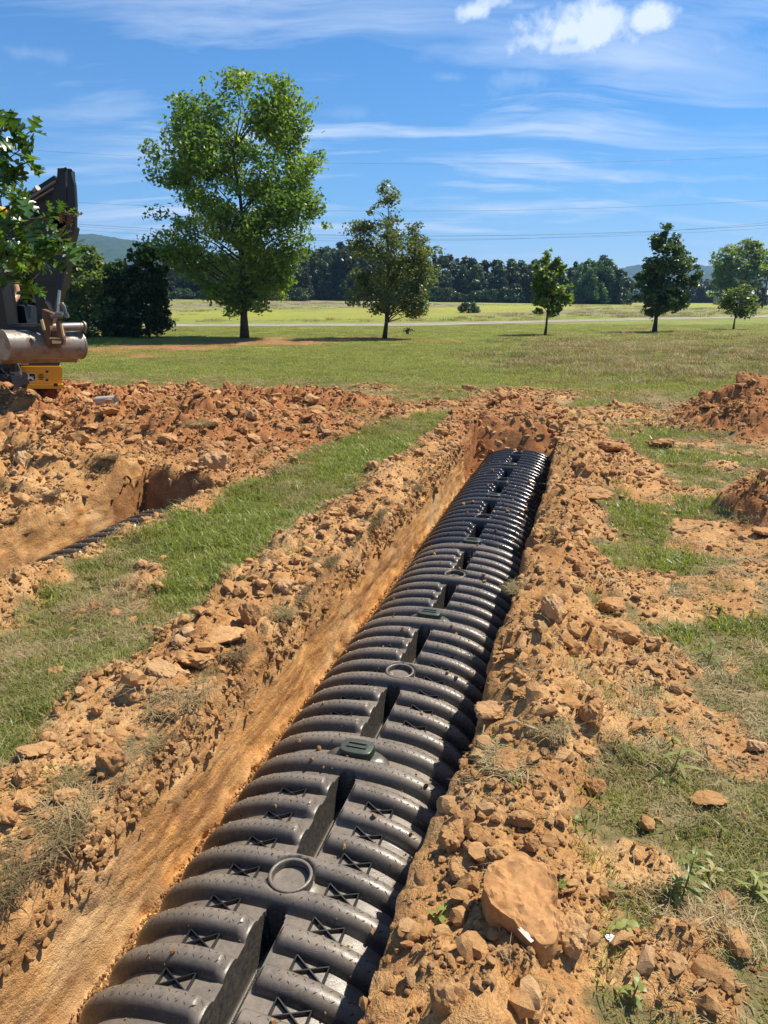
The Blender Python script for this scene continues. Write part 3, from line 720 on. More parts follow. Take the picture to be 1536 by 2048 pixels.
names = ['dusty black ribbed chamber cut off by the bottom edge of the picture', 'nearest complete dusty black chamber, its round ring open towards the viewer',
         'dusty ribbed chamber just beyond the first green lid of the main trench', 'grey dusted chamber lying between the second and the third lid of the trench',
         'glossy black chamber beyond the third lid of the main trench', 'glossy black chamber before the last lid near the end wall', 'last black chamber, its far end buried under red clay at the end wall']
for k in range(-2, 5):
    chamber(-.735 + [0, 0, 0, .012, .0, -.012, -.006][k + 2], J0 + CL * k - CL * 0, names[k + 2], [.85, .95, 1.0, .85, .22, .12, .06][k + 2], GR, [0, 0, .004, -.004, .006, 0, -.01][k + 2])
G2 = 'black drain chambers glimpsed in the second trench at the left'
for k, lb in enumerate(['black chamber in the left trench, nearly hidden by its lip at the picture edge', 'black chamber whose ribbed shoulder peeks out of the left trench', 'farthest black chamber of the left trench ending by the red clods']):
    chamber(-3.17, 1.03 + CL * k, lb, .25, G2)

# ------------------------------------------------------------------ scattering (points carry rotation, scale and prototype)
def scatter_group(name, protos):
    pc = bpy.data.collections.new(name + '_kinds')
    for i, p in enumerate(protos): p.name = '%s_%02d' % (name, i); pc.objects.link(p)
    g = bpy.data.node_groups.new(name, 'GeometryNodeTree')
    g.interface.new_socket('Geometry', in_out='INPUT', socket_type='NodeSocketGeometry'); g.interface.new_socket('Geometry', in_out='OUTPUT', socket_type='NodeSocketGeometry')
    a = g.nodes.new('NodeGroupInput'); z = g.nodes.new('NodeGroupOutput'); ip = g.nodes.new('GeometryNodeInstanceOnPoints'); ci_ = g.nodes.new('GeometryNodeCollectionInfo')
    ci_.inputs[0].default_value = pc; ci_.inputs['Separate Children'].default_value = True; ci_.inputs['Reset Children'].default_value = True
    def na(nm, ty):
        q = g.nodes.new('GeometryNodeInputNamedAttribute'); q.data_type = ty; q.inputs[0].default_value = nm; return q.outputs[0]
    g.links.new(a.outputs[0], ip.inputs['Points']); g.links.new(ci_.outputs[0], ip.inputs['Instance']); ip.inputs['Pick Instance'].default_value = True
    g.links.new(na('pick', 'INT'), ip.inputs['Instance Index']); e = g.nodes.new('FunctionNodeEulerToRotation'); g.links.new(na('rot', 'FLOAT_VECTOR'), e.inputs[0])
    g.links.new(e.outputs[0], ip.inputs['Rotation']); g.links.new(na('scl', 'FLOAT_VECTOR'), ip.inputs['Scale']); g.links.new(ip.outputs[0], z.inputs[0])
    return g
def scatter(name, g, pos, rot, scl, pick, label=None, cat=None):
    me = bpy.data.meshes.new(name); n = len(pos); me.vertices.add(n); me.vertices.foreach_set('co', np.asarray(pos, np.float32).ravel())
    for nm, ty, ar in (('rot', 'FLOAT_VECTOR', rot), ('scl', 'FLOAT_VECTOR', scl)):
        at = me.attributes.new(nm, ty, 'POINT'); at.data.foreach_set('vector', np.asarray(ar, np.float32).ravel())
    at = me.attributes.new('pick', 'INT', 'POINT'); at.data.foreach_set('value', np.asarray(pick, np.int32))
    o = obj(name, me); md = o.modifiers.new('scatter', 'NODES'); md.node_group = g
    return tag(o, label, cat, kind='stuff')
def ico(sub):
    import bmesh
    bm = bmesh.new(); bmesh.ops.create_icosphere(bm, subdivisions=sub, radius=1); v = np.array([p.co[:] for p in bm.verts]); f = np.array([[a.index for a in q.verts] for q in bm.faces]); bm.free(); return v, f
ICO = {k: ico(k) for k in (2, 3, 4, 5)}
def clod_mesh(name, sub, seed, planes=9, flat=.7, rough=.07, long=1.2):
    r = np.random.default_rng(seed); v, f = ICO[sub]
    nrm = r.normal(size=(planes, 3)); nrm /= np.linalg.norm(nrm, axis=1)[:, None]
    h = r.uniform(.52, .95, planes); d = v @ nrm.T
    rad = np.min(np.where(d > .05, h / np.maximum(d, .05), 9), 1); rad = np.minimum(rad, 1.12)
    p = v * rad[:, None]
    q = p * 2.2
    nz = 1.2 * fbm(q[:, 0] + q[:, 2] * .7, q[:, 1] - q[:, 2] * .6, 5, seed % 50, .62) - 1.1 * np.abs(fbm(q[:, 1] * 2.2 + 5, q[:, 2] * 2.2 + q[:, 0] * 1.5, 4, seed % 50 + 3, .6))
    p = p * (1 + rough * nz)[:, None] * np.array([long, 1, flat])
    p /= np.abs(p).max(0) ; p *= np.array([1, 1 / long, flat / long]) * .5
    me = npmesh(name, p, f, False); 
    smooth_by_angle(me, 22)
    return me
def proto(me, mat):
    me.materials.clear(); me.materials.append(mat); return bpy.data.objects.new(me.name, me)
crumb = [proto(clod_mesh('crumb', 2, 100 + i, 8, .75, .16), M['clod' if i < 6 else 'clod_red']) for i in range(10)]
gcr = scatter_group('crumbs', crumb)

def sample_uv(N, tmin, tmax, umin, umax, seed):
    r = np.random.default_rng(seed); t = tmin * (tmax / tmin) ** r.uniform(size=N); u = r.uniform(umin, umax, N); return u, t, r
def in_trench(u, t, mL=.16, mR=.10):
    return ((u > TR1['uL'] - mL) & (u < TR1['uR'] + mR - .075 * (1 - sstep(.9, 2.7, t))) & (t < TR1['t1'] + .75)) | ((u > TR2['uL'] - mL) & (u < TR2['uR'] + mR) & (t < TR2['t1'] + .15))
def visible(u, t, z=0, marg=60):
    x, y = ut2xy(u, t); px, py = w2px(x, y, z + 0 * x); return (px > -marg) & (px < 1536 + marg) & (py < 2048 + marg * 1.5) & (y > .2)
u, t, r = sample_uv(420000, .8, 12.3, -12, 4.5, 5)
k = visible(u, t) & ~in_trench(u, t, .03, .03); u, t = u[k], t[k]
z, g, dry, red, rgh = near_h(u, t)
x, y = ut2xy(u, t); D = np.hypot(x, y)
dens = np.clip(rgh * 1.0 + .20 * (1 - g) + .07, 0, 1) * (.35 + .65 * sstep(-.3, .3, fbm(x * 2, y * 2, 3, 95)))
k = r.uniform(size=len(u)) < dens * .8; u, t, z, g, red, rgh, x, y, D = [q[k] for q in (u, t, z, g, red, rgh, x, y, D)]
n = len(u); size = (.0065 + .0016 * D) * (1 + r.pareto(2.3, n) * .9); size = np.minimum(size, .075) * (1 - .35 * g)
col_i = np.where(r.uniform(size=n) < np.clip(red * 1.2 - .15, 0, 1), r.integers(6, 10, n), r.integers(0, 6, n))
scl = size[:, None] * r.uniform(.75, 1.3, (n, 3)); pos = np.stack([x, y, z + size * .12], 1)
scatter('clay_crumbs', gcr, pos, np.stack([r.uniform(-.5, .5, n), r.uniform(-.5, .5, n), r.uniform(0, 6.28, n)], 1), scl, col_i, 'loose orange clay crumbs strewn over the trench rims and heaps')
print('crumbs', n)
# crumbs along the foot of the walls, on the trench floor
n = 2600; r = np.random.default_rng(8); t = .7 * (7.5 / .7) ** r.uniform(size=n); s = r.uniform(size=n)
u = np.where(s < .75, TR1['uL'] + .03 + .08 * r.beta(1, 2, n), TR1['uR'] - .08 * r.beta(1, 2, n)); size = .008 + .002 * t + .014 * r.beta(1, 5, n); x, y = ut2xy(u, t)
scatter('fallen_crumbs', gcr, np.stack([x, y, -.455 + .05 * np.exp(-np.abs(u - TR1['uL']) / .03)], 1), r.uniform(0, 6, (n, 3)), size[:, None] * np.ones((1, 3)), r.integers(0, 6, n), 'clay crumbs fallen to the foot of the trench wall')

n = 1500; r = np.random.default_rng(18); tt_ = r.uniform(.7, 7.4, n); xl = np.where(r.uniform(size=n) < .5, r.uniform(-.36, .36, n), .40 - .30 * r.beta(1, 2.2, n)); yl = (tt_ - J0) % CL
cP = np.sign(xl) * (np.abs(xl) / SW).clip(0, .999) ** (SX / 2); sx2, sz2 = shell(cP, yl); x, y = ut2xy(-.735 + sx2, tt_)
sz_ = (.003 + .0009 * tt_) * (1 + r.pareto(2.5, n)).clip(0, 5); ok_ = sz2 > .12; x, y, sz2, sz_ = x[ok_], y[ok_], sz2[ok_], sz_[ok_]
scatter('soil_specks', gcr, np.stack([x, y, -.468 + sz2 + sz_ * .2], 1), r.uniform(0, 6, (len(x), 3)), sz_[:, None] * np.ones((1, 3)), r.integers(0, 10, len(x)), 'specks of soil fallen onto the black chambers')

n = 2600; r = np.random.default_rng(28); tt_ = np.concatenate([r.uniform(7.35, 8.45, n), r.uniform(4.5, 5.0, 500)]); uu_ = np.concatenate([r.uniform(-1.30, -.24, n), r.uniform(-3.6, -2.75, 500)]); n = len(tt_)
dp_ = np.where(uu_ > -2, depth1(tt_), depth2(tt_)); zz_ = near_h(uu_, tt_)[0] * (1 - dp_) - .475 * dp_ + .03 * (dp_ > .02); x, y = ut2xy(uu_, tt_); sz_ = np.minimum(.018 * (1 + r.pareto(1.9, n)), .11)
scatter('end_fill', gcr, np.stack([x, y, zz_ + sz_ * .15], 1), r.uniform(0, 6, (n, 3)), sz_[:, None] * r.uniform(.75, 1.3, (n, 3)), np.where(r.uniform(size=n) < .75, r.integers(6, 10, n), r.integers(0, 6, n)), 'loose red clay lumps filling the trench ends')

# ------------------------------------------------------------------ clods one can pick out
BIG = {}
for i in range(9): BIG[i] = clod_mesh('clod_shape', 4, 300 + i, 8 + i % 4, [.62, .75, .5, .8, .66, .55, .7, .6, .85][i], .10, [1.2, 1.1, 1.5, 1.05, 1.3, 1.7, 1.15, 1.4, 1.0][i])
SMALL = [clod_mesh('small_clod_shape', 3, 400 + i, 8 + i % 3, [.6, .75, .85, .5][i % 4], .12, [1.2, 1.0, 1.4, 1.25][i % 4]) for i in range(12)]
def inst(name, me, mat, loc, scale, rot):
    mm = me if me.materials and me.materials[0] == mat else None
    if mm is None:
        key = me.name + mat.name
        if key not in inst.c:
            c_ = me.copy(); c_.materials.clear(); c_.materials.append(mat); inst.c[key] = c_
        mm = inst.c[key]
    o = bpy.data.objects.new(name, mm); COL.objects.link(o); o.location = loc; o.scale = scale; o.rotation_euler = rot; return o
inst.c = {}
def ground_z(x, y):
    u_, t_ = xy2ut(np.array([x]), np.array([y])); return float(near_h(u_, t_)[0][0])
def on_ground(px, py):
    z = 0.0
    for _ in range(6):
        p = px2w(px, py, z); z = z * .3 + .7 * ground_z(p.x, p.y)
    p = px2w(px, py, z); u_, t_ = xy2ut(p.x, p.y); u0 = u_
    if TR1['uL'] - .07 < u_ < TR1['uR'] + .05 and t_ < TR1['t1'] + .3: u_ = TR1['uL'] - .07 if u_ < -.77 else TR1['uR'] + .05
    if TR2['uL'] - .09 < u_ < TR2['uR'] + .05 and t_ < TR2['t1'] + .3: u_ = TR2['uL'] - .09 if u_ < -3.17 else TR2['uR'] + .05
    if u_ != u0:
        a_, b_ = ut2xy(u_, t_); return Vector((a_, b_, ground_z(a_, b_)))
    return p
# px, py of its middle, width px, height px, colour, shape, label
CLODS = [
 (1042, 1800, 165, 165, 'c', 'slab', 'largest flat orange clay slab lying on the right rim, white scrape on its lower edge'),
 (1152, 1876, 84, 62, 'c', 3, 'rounded orange clay block touching the lower right of the big slab'),
 (1240, 1268, 92, 78, 'r', 0, 'big brown red clod casting a black shadow on the right rim'),
 (1228, 1212, 70, 36, 'r', 4, 'low flat brown clod behind the big shadowed clod'),
 (895, 2005, 82, 110, 'c', 1, 'tall orange clod cut by the bottom edge right of the trench'),
 (1188, 1575, 42, 38, 'd', 1, 'small dark clod in thin grass right of the rooty sod'),
 (1188, 1428, 58, 58, 'r', 3, 'lumpy brown clod beside dry turf on the right rim'),
 (1104, 1218, 52, 72, 'c', 1, 'upright pointed sandy clod at the trench lip'),
 (1512, 1492, 48, 44, 'c', 6, 'pale clod with dark shadow on bare soil by the right edge'),
 (1422, 1600, 74, 34, 'c', 5, 'long low clod half hidden in weeds at the right'),
 (1180, 990, 92, 30, 'c', 5, 'long tilted sandy slab standing on the far right rim'),
 (1226, 897, 84, 30, 'd', 4, 'dark brown slab with shadow near the far trench end'),
 (1322, 888, 54, 24, 'r', 6, 'small brown block right of the dark slab, far right rim'),
 (1346, 840, 22, 18, 'r', 3, 'tiny red cube like clod alone beside far turf'),
 (1490, 985, 64, 50, 'r', 0, 'upper clod of the red pile at the right edge'),
 (1512, 1028, 66, 52, 'd', 7, 'dark middle clod of the red pile at the right edge'),
 (1530, 1062, 60, 36, 'r', 2, 'lowest clod of the red pile at the right edge'),
 (1016, 1902, 44, 56, 'c', 7, 'pale block under the left corner of the big slab'),
 (967, 1882, 42, 44, 'r', 3, 'brown block left of the pale block by the big slab'),
 (900, 1682, 62, 62, 'c', 8, 'round sandy clod on the lip above the big slab'),
 (993, 1706, 52, 56, 'c', 6, 'angular sandy clod directly behind the big slab'),
 (1062, 1690, 34, 36, 'c', 1, 'small pale clod behind the right corner of the big slab'),
 (1044, 1640, 56, 50, 'c', 0, 'sandy clod crowning the crumbly mound on the right rim'),
 (922, 1742, 56, 58, 'c', 4, 'cracked clod between the round clod and the big slab'),
 (1303, 1922, 24, 46, 'r', 5, 'small upright brown clod on bare soil, lower right'),
 (1170, 1497, 62, 30, 'c', 2, 'flat pale slab at the edge of dry turf, right rim'),
 (982, 1425, 80, 44, 'r', 4, 'orange lump hanging on the lip by the first green lid'),
 (384, 1318, 92, 58, 'c', 6, 'big sandy block on the left rim with a shaded face'),
 (428, 1280, 122, 34, 'c', 5, 'long thin sandy slab propped behind the big block, left rim'),
 (338, 1342, 92, 42, 'c', 2, 'flat sandy slab in front of the big block, left rim'),
 (280, 1384, 80, 34, 'c', 4, 'pale slab at the grass edge, left of the flat sandy slab'),
 (78, 1500, 84, 50, 'c', 7, 'jagged sandy clod at the grass edge, far left rim'),
 (54, 1552, 52, 48, 'c', 3, 'smooth sandy lump below the jagged clod, far left rim'),
 (245, 1528, 62, 60, 'o', 8, 'bright orange round clod on the left rim'),
 (128, 1598, 54, 40, 'c', 1, 'angular sandy clod left of the dry sod, left rim'),
 (156, 1584, 38, 24, 'c', 5, 'small dark sided clod right of the angular clod, left rim'),
 (52, 1610, 46, 40, 'c', 0, 'block shaped sandy clod near the left edge, left rim'),
 (15, 1636, 42, 42, 'c', 6, 'sandy clod cut by the left edge, left rim'),
 (95, 1628, 48, 28, 'r', 2, 'low brown clod below the angular clod, left rim'),
 (497, 1228, 44, 66, 'o', 1, 'upright deep orange clod at the grass corner, left rim'),
 (430, 928, 68, 56, 'd', 3, 'large dark red boulder clod at the end of the left trench'),
 (368, 958, 46, 42, 'r', 8, 'red clod wedged in the end of the left trench'),
 (337, 878, 54, 32, 'd', 0, 'dark red clod on the spoil behind the left trench'),
 (469, 905, 50, 44, 'r', 6, 'red clod right of the dark boulder'),
 (25, 896, 62, 34, 'c', 5, 'long sandy slab on the spoil at the left edge'),
 (48, 926, 38, 58, 'c', 1, 'upright pale slab at the left edge of the spoil'),
 (88, 832, 54, 28, 'r', 4, 'flat red slab on the front of the excavator heap'),
 (182, 853, 44, 14, 'c', 5, 'thin flat sandy shard right below the excavator heap'),
 (270, 845, 50, 26, 'd', 7, 'dark sod lump on the spoil right of the excavator heap'),
 (113, 1346, 40, 24, 'c', 8, 'small round pale clod lying in the left grass'),
 (240, 1346, 20, 18, 'c', 3, 'tiny round pale clod in the left grass by the rim'),
 (195, 1418, 26, 20, 'c', 8, 'little sandy clod in the left grass near the rim'),
 (706, 1058, 58, 30, 'd', 6, 'dark clod on the left rim near the middle'),
 (748, 982, 34, 20, 'r', 1, 'small brown clod at the far left rim'),
 (571, 1172, 46, 26, 'r', 3, 'rounded orange clod on the left rim beside the green turf'),
 (1034, 888, 36, 20, 'd', 4, 'dark clod on the end wall slope of the main trench'),
 (620, 1150, 44, 30, 'r', 0, 'rough brown clod midway along the left rim'),
 (236, 804, 26, 18, 'c', 3, 'pale round stone on the right foot of the excavator heap'),
]
CM = dict(c='clod', r='clod_red', d='clod_dark', o='clod_red')
cg = dict(L='picked out clods', )
SLO = [(262, 715), (300, 668), (345, 640), (430, 600), (495, 622), (548, 640), (585, 690), (570, 800), (592, 930), (575, 968), (535, 990), (480, 965), (400, 900), (330, 868), (300, 850), (270, 790)]
SLP = [px2w(850 + a / 2.239, 1450 + b_ / 2.239, .17) for a, b_ in SLO]
def slab_mesh():
    v, f = ICO[5]; P = np.array([[p.x, p.y] for p in SLP]); c_ = P.mean(0); P = P - c_; an = np.arctan2(P[:, 1], P[:, 0]); o_ = np.argsort(an); an, rr_ = an[o_], np.hypot(P[:, 0], P[:, 1])[o_]
    an = np.concatenate([an - math.tau, an, an + math.tau]); rr_ = np.tile(rr_, 3); a = np.arctan2(v[:, 1], v[:, 0]); rho = np.hypot(v[:, 0], v[:, 1])
    Rr = np.interp(a, an, rr_) * (1 + .035 * fbm(a * 3, v[:, 2] * 2, 4, 210)); k = np.minimum(1, rho * 1.12) ** .8; x_ = np.cos(a) * Rr * k; y_ = np.sin(a) * Rr * k
    z_ = np.sign(v[:, 2]) * np.minimum(1, np.abs(v[:, 2]) * 2.6) ** .7 * .036 + .010 * fbm(x_ * 18, y_ * 18, 5, 211, .6) + .012 * fbm(x_ * 5, y_ * 5, 2, 212) - .10 * x_ 
    me = npmesh('slab_shape', np.stack([x_, y_, z_], 1), f, False); smooth_by_angle(me, 30); return me, c_
slab, slc = slab_mesh()
used_xy = []
for i, (px, py, w, h, c, s, lb) in enumerate(CLODS):
    p = on_ground(px, py + h * .25); Dp = p.y * CT - (p.z - CH) * ST; W_ = w / FPX * Dp; used_xy.append((p.x, p.y, W_))
    H_ = h / FPX * Dp; r = np.random.default_rng(900 + i)
    if s == 'slab':
        o = inst('clay_slab', slab, M['clod_red'], (slc[0], slc[1], .15), (1, 1, 1), (math.radians(4), 0, 0))
        q = MB(); mw = material('pale_scrape', (.66, .52, .40), .35)[0]; e0, e1 = px2w(850 + 425 / 2.239, 1450 + 893 / 2.239, .185), px2w(850 + 478 / 2.239, 1450 + 955 / 2.239, .185)
        dv = (e1 - e0); dn_ = Vector((-dv.y, dv.x, 0)).normalized() * .006
        q.add([tuple(e0 - dn_), tuple(e0 + dn_ * .3), tuple((e0 + e1) / 2 + dn_ * 1.2), tuple(e1 + dn_), tuple(e1 - dn_ * .4), tuple((e0 + e1) / 2 - dn_ * .8)], [[0, 1, 2, 5], [5, 2, 3, 4]])
        sc_ = q.build('white_scrape', mw, o); sc_.matrix_parent_inverse = Matrix.Translation((-slc[0], -slc[1], -.15))
        tag(o, lb, 'clay slab', 'picked out clay clods'); continue
    me = BIG[s]; bb = 1.0
    dimz = .62
    o = inst('clay_clod', me, M[CM[c]], (p.x, p.y + W_ * .1, p.z + H_ * .22), (W_ * 1.05, W_ * r.uniform(.9, 1.2), max(W_ * .75, H_ * 1.35)), (r.uniform(-.25, .25), r.uniform(-.2, .2), r.uniform(-.5, .5)))
    tag(o, lb, 'clod', 'picked out clay clods')
# the many others of medium size
u, t, r = sample_uv(9000, .95, 11.5, -9.5, 3.8, 25)
k = visible(u, t, 0, -5) & ~in_trench(u, t, .14, .10); u, t = u[k], t[k]
z, g, dry, red, rgh = near_h(u, t); x, y = ut2xy(u, t); D = np.hypot(x, y)
k = r.uniform(size=len(u)) < rgh * .95 * (g < .35) * (1 - .6 * (u > .3)) + .004; u, t, z, g, red, x, y, D = [q[k] for q in (u, t, z, g, red, x, y, D)]
size = (.028 + .010 * D) * (1 + .6 * r.pareto(3, len(u))); size = np.minimum(size, .16 + .01 * D)
xy = np.array(used_xy)
ok = np.array([np.all(np.hypot(xy[:, 0] - a, xy[:, 1] - b) > xy[:, 2] * .6 + s_ * .5) for a, b, s_ in zip(x, y, size)])
idx = np.where(ok)[0][:420]
order = idx[np.argsort(-(size / D)[idx])]
placed = 0
CL_ALL = []
rest = []
for j in order:
    uu, tt = u[j], t[j]
    if placed < 235:
        where = ('small sandy clay clod in the crumbled bank between the left grass and the main trench', 'clods of the left bank') if -2.4 < uu < -1 and tt < 8 else \
                ('small clay clod on the broken rim or in thin turf right of the main trench', 'clods right of the trench') if uu > -.4 and tt < 9 else \
                ('red brown clay clod in the spoil heaps around the left trench', 'clods of the left spoil') if uu < -2.4 else ('clay clod on the bare soil behind the trench end', 'clods behind the trench end')
        mt = M['clod'] if r.uniform() > np.clip(red[j] * 1.1, 0, .9) else M['clod_red' if r.uniform() < .7 else 'clod_dark']
        s_ = size[j]
        o = inst('clay_clod', SMALL[r.integers(0, 12)], mt, (x[j], y[j], z[j] + s_ * .13), (s_ * r.uniform(.9, 1.3), s_ * r.uniform(.8, 1.15), s_ * r.uniform(.8, 1.15)), (r.uniform(-.4, .4), r.uniform(-.4, .4), r.uniform(0, 6.28)))
        tag(o, where[0], 'clod', where[1]); placed += 1; CL_ALL.append((s_, uu, tt, 'sandy' if o.data.materials[0] == M['clod'] else 'red brown', o))
    else: rest.append(j)
def czone(uu, tt):
    if uu < -2.45:
        if tt > 7: return 'on the spoil band behind the left trench'
        if uu < -3.6: return ('on the upper spoil slope below the excavator', 'on the left spoil bank by the picture edge')[int(tt < 4.6)]
        return 'beside the lip of the left trench'
    if uu < -1:
        return ['on the left rim beside the nearest chamber', 'on the left rim beside the first lid', 'on the left rim beside the second lid', 'on the left rim beside the third lid', 'on the left rim beside the far glossy chambers'][int(np.clip((tt - .9) / 1.235, 0, 4))] if tt < 8 else 'on bare soil left of the trench end'
    if tt > 8: return 'on the bare soil behind the trench end'
    side = 'on the right lip ' if uu < .35 else 'in thin turf well right '
    return side + ['of the nearest chamber', 'of the first lid', 'of the second lid', 'of the third lid', 'of the far glossy chambers', 'of the trench end'][int(np.clip((tt - .9) / 1.235, 0, 5))]
zd = {}
for it in CL_ALL: zd.setdefault((czone(it[1], it[2]), it[3]), []).append(it)
for (zt, cw), its in zd.items():
    its.sort(key=lambda a_: -a_[0] / (a_[2] + .5))
    for j_, it in enumerate(its): it[4]['label'] = '%s%s clay clod %s' % (['biggest looking ', 'second biggest ', 'third biggest '][j_] if j_ < 3 and len(its) > 1 else ('only ' if len(its) == 1 else 'small '), cw, zt); it[4]['group'] = 'medium clods strewn over the spoil'
if rest:
    rest = np.array(rest); n = len(rest)
    scatter('clay_lumps', gcr, np.stack([x[rest], y[rest], z[rest] + size[rest] * .12], 1), r.uniform(-.4, .4, (n, 3)) + np.array([0, 0, 1]) * r.uniform(0, 6, (n, 1)), size[rest, None] * np.ones((1, 3)), r.integers(0, 10, n), 'smaller clay lumps among the clods')

# ------------------------------------------------------------------ grass and straw
def tuft_mesh(name, seed, nb, rad, hmin, hmax, w, lean=.5, flat=0.0, broad=False):
    r = np.random.default_rng(seed); V = []; Q = []; T_ = []; n = 0
    for i in range(nb):
        a = r.uniform(0, 6.28); rr = rad * math.sqrt(r.uniform()); bx_, by_ = rr * math.cos(a), rr * math.sin(a)
        h = r.uniform(hmin, hmax); d = r.uniform(0, 6.28); ln = lean * r.uniform(.2, 1.3) + flat; ww = w * r.uniform(.7, 1.3)
        dx_, dy_ = math.cos(d), math.sin(d); sx_, sy_ = -dy_, dx_
        pts = []
        prof = [(0, 1.0), (.35, .95), (.7, .7), (1, 0)] if not broad else [(0, .3), (.35, 1.0), (.7, .9), (1, 0)]
        for f, k in prof:
            out = h * (ln * f * f + .15 * f * ln); up = h * f * max(.06, 1 - ln * .45 * f)
            c = (bx_ + dx_ * out, by_ + dy_ * out, up - .004)
            if k > 0: pts += [(c[0] - sx_ * ww * k / 2, c[1] - sy_ * ww * k / 2, c[2]), (c[0] + sx_ * ww * k / 2, c[1] + sy_ * ww * k / 2, c[2])]
            else: pts.append(c)
        V += pts; Q += [[n, n + 1, n + 3, n + 2], [n + 2, n + 3, n + 5, n + 4]]; T_.append([n + 4, n + 5, n + 6]); n += 7
    return npmesh(name, V, [np.array(Q), np.array(T_)], False)
M['green'] = leaf_material('green_blades', [(.16, .195, .045), (.24, .28, .065), (.32, .35, .09), (.38, .34, .14)], .35, .5, .3, objrand=True)
M['straw'] = leaf_material('straw_blades', [(.30, .21, .10), (.44, .33, .17), (.55, .44, .25), (.36, .26, .14)], .25, .6, .2, objrand=True, tcol=1.2)
M['mixed'] = leaf_material('olive_blades', [(.17, .17, .055), (.26, .23, .09), (.36, .30, .14), (.18, .21, .06)], .3, .55, .25, objrand=True, tcol=1.3)
M['lush'] = leaf_material('lush_blades', [(.17, .22, .04), (.23, .28, .055), (.30, .34, .07)], .4, .42, .4, objrand=True)
gp = []
for i in range(3): gp.append(proto(tuft_mesh('green_tuft', 10 + i, 22, .055, .018, .046, .0030, .7), M['green']))
for i in range(3): gp.append(proto(tuft_mesh('straw_tuft', 20 + i, 24, .060, .020, .055, .0024, 1.1, .45), M['straw']))
for i in range(3): gp.append(proto(tuft_mesh('olive_tuft', 30 + i, 22, .055, .018, .048, .0027, .9, .2), M['mixed']))
for i in range(2): gp.append(proto(tuft_mesh('lush_tuft', 40 + i, 14, .05, .03, .075, .0058, .8), M['lush']))
for i in range(2): gp.append(proto(tuft_mesh('broad_tuft', 50 + i, 9, .012, .02, .045, .012, 1.3, .2, True), M['lush']))
ggr = scatter_group('grass_tufts', gp)
def grass_near(N, seed, tmin, tmax, umin, umax, dens0=1.0, thr=.0, name='turf_grass', label=None, big=1.0):
    u, t, r = sample_uv(N, tmin, tmax, umin, umax, seed)
    k = visible(u, t, 0, 40) & ~in_trench(u, t, .13, .09); u, t = u[k], t[k]
    z, g, dry, red, rgh = near_h(u, t); x, y = ut2xy(u, t); D = np.hypot(x, y)
    pn_ = fbm(x * 4, y * 4, 3, 97)
    k = (r.uniform(size=len(u)) < (g ** 1.3) * dens0 * np.clip(.64 + 1.1 * pn_ + .6 * fbm(x * 1.3, y * 1.3, 3, 98), .06, 1) + .012) ; u, t, z, g, dry, x, y, D, pn_ = [q[k] for q in (u, t, z, g, dry, x, y, D, pn_)]
    n = len(u); q = dry + r.normal(0, .22, n) + .25 * pn_
    bare = g < .3
    pick = np.where(q > .60, r.integers(3, 6, n), np.where(q > .38, r.integers(6, 9, n), np.where(q < -.10, r.integers(9, 11, n), r.integers(0, 3, n))))
    pick = np.where(bare & (r.uniform(size=n) < .75), r.integers(3, 6, n), pick)
    pick = np.where(r.uniform(size=n) < .012, r.integers(11, 13, n), pick)
    s = (.62 + .09 * D) * r.uniform(.7, 1.35, n) * big
    scl = np.stack([s, s, np.minimum(s, 1.25) * r.uniform(.7, 1.3, n)], 1)
    scatter(name, ggr, np.stack([x, y, z - .002], 1), np.stack([r.uniform(-.25, .25, n), r.uniform(-.25, .25, n), r.uniform(0, 6.28, n)], 1), scl, pick, label)
    print(name, n)
grass_near(90000, 61, .8, 12.4, -3.2, -1.5, 1.0, name='turf_grass', label='green turf left between the two trenches')
grass_near(120000, 62, .8, 12.4, -.25, 5.5, .62, name='thin_turf', label='patchy straw and green weeds right of the trench')
grass_near(50000, 63, 4.5, 12.4, -12, -1.5, .75, name='heap_grass', label='grass around and behind the spoil heaps')
# lawn beyond: bigger patches
lp = []
for i in range(3): lp.append(proto(tuft_mesh('lawn_patch', 70 + i, 90, .30, .03, .07, .011, .7), M['green']))
for i in range(2): lp.append(proto(tuft_mesh('dry_patch', 80 + i, 90, .30, .03, .075, .010, .9, .2), M['mixed']))
for i in range(2): lp.append(proto(tuft_mesh('weed_patch', 90 + i, 60, .30, .08, .20, .014, .7), M['mixed']))
for i in range(2): lp.append(proto(tuft_mesh('seed_patch', 95 + i, 60, .30, .08, .22, .010, .7), M['straw']))
glp = scatter_group('lawn_patches', lp)
r = np.random.default_rng(31); N = 26000
y = 9 * (46 / 9) ** r.uniform(size=N); x = r.uniform(-1, 1, N) * (y * .60 + 2)
u, t = xy2ut(x, y); k = (t > 12.1) | (u < -12.6) | (u > 6.2); x, y = x[k], y[k]
fgm, fdm, _, _, _ = far_masks(x, y); px, py = w2px(x, y, lawn_h(x, y)); wd = ell(px, py, 1330, 715, 370, 46)
k = (r.uniform(size=len(x)) < fgm * .9) & (np.abs(y - road_y(x)) > 2.6); x, y, fdm, wd = x[k], y[k], fdm[k], wd[k]; n = len(x)
q = fdm + r.normal(0, .18, n); pick = np.where(q > .62, r.integers(3, 5, n), r.integers(0, 3, n))
pick = np.where(r.uniform(size=n) < wd * .20, np.where(r.uniform(size=n) < .55, r.integers(7, 9, n), r.integers(5, 7, n)), pick)
s = (.55 + .022 * y) * r.uniform(.7, 1.3, n)
scatter('lawn_grass', glp, np.stack([x, y, lawn_h(x, y) - .004], 1), np.stack([0 * x, 0 * x, r.uniform(0, 6.28, n)], 1), np.stack([s, s, r.uniform(.6, 1.1, n)], 1), pick, 'mown lawn grass running back to the road')
print('lawn', n)
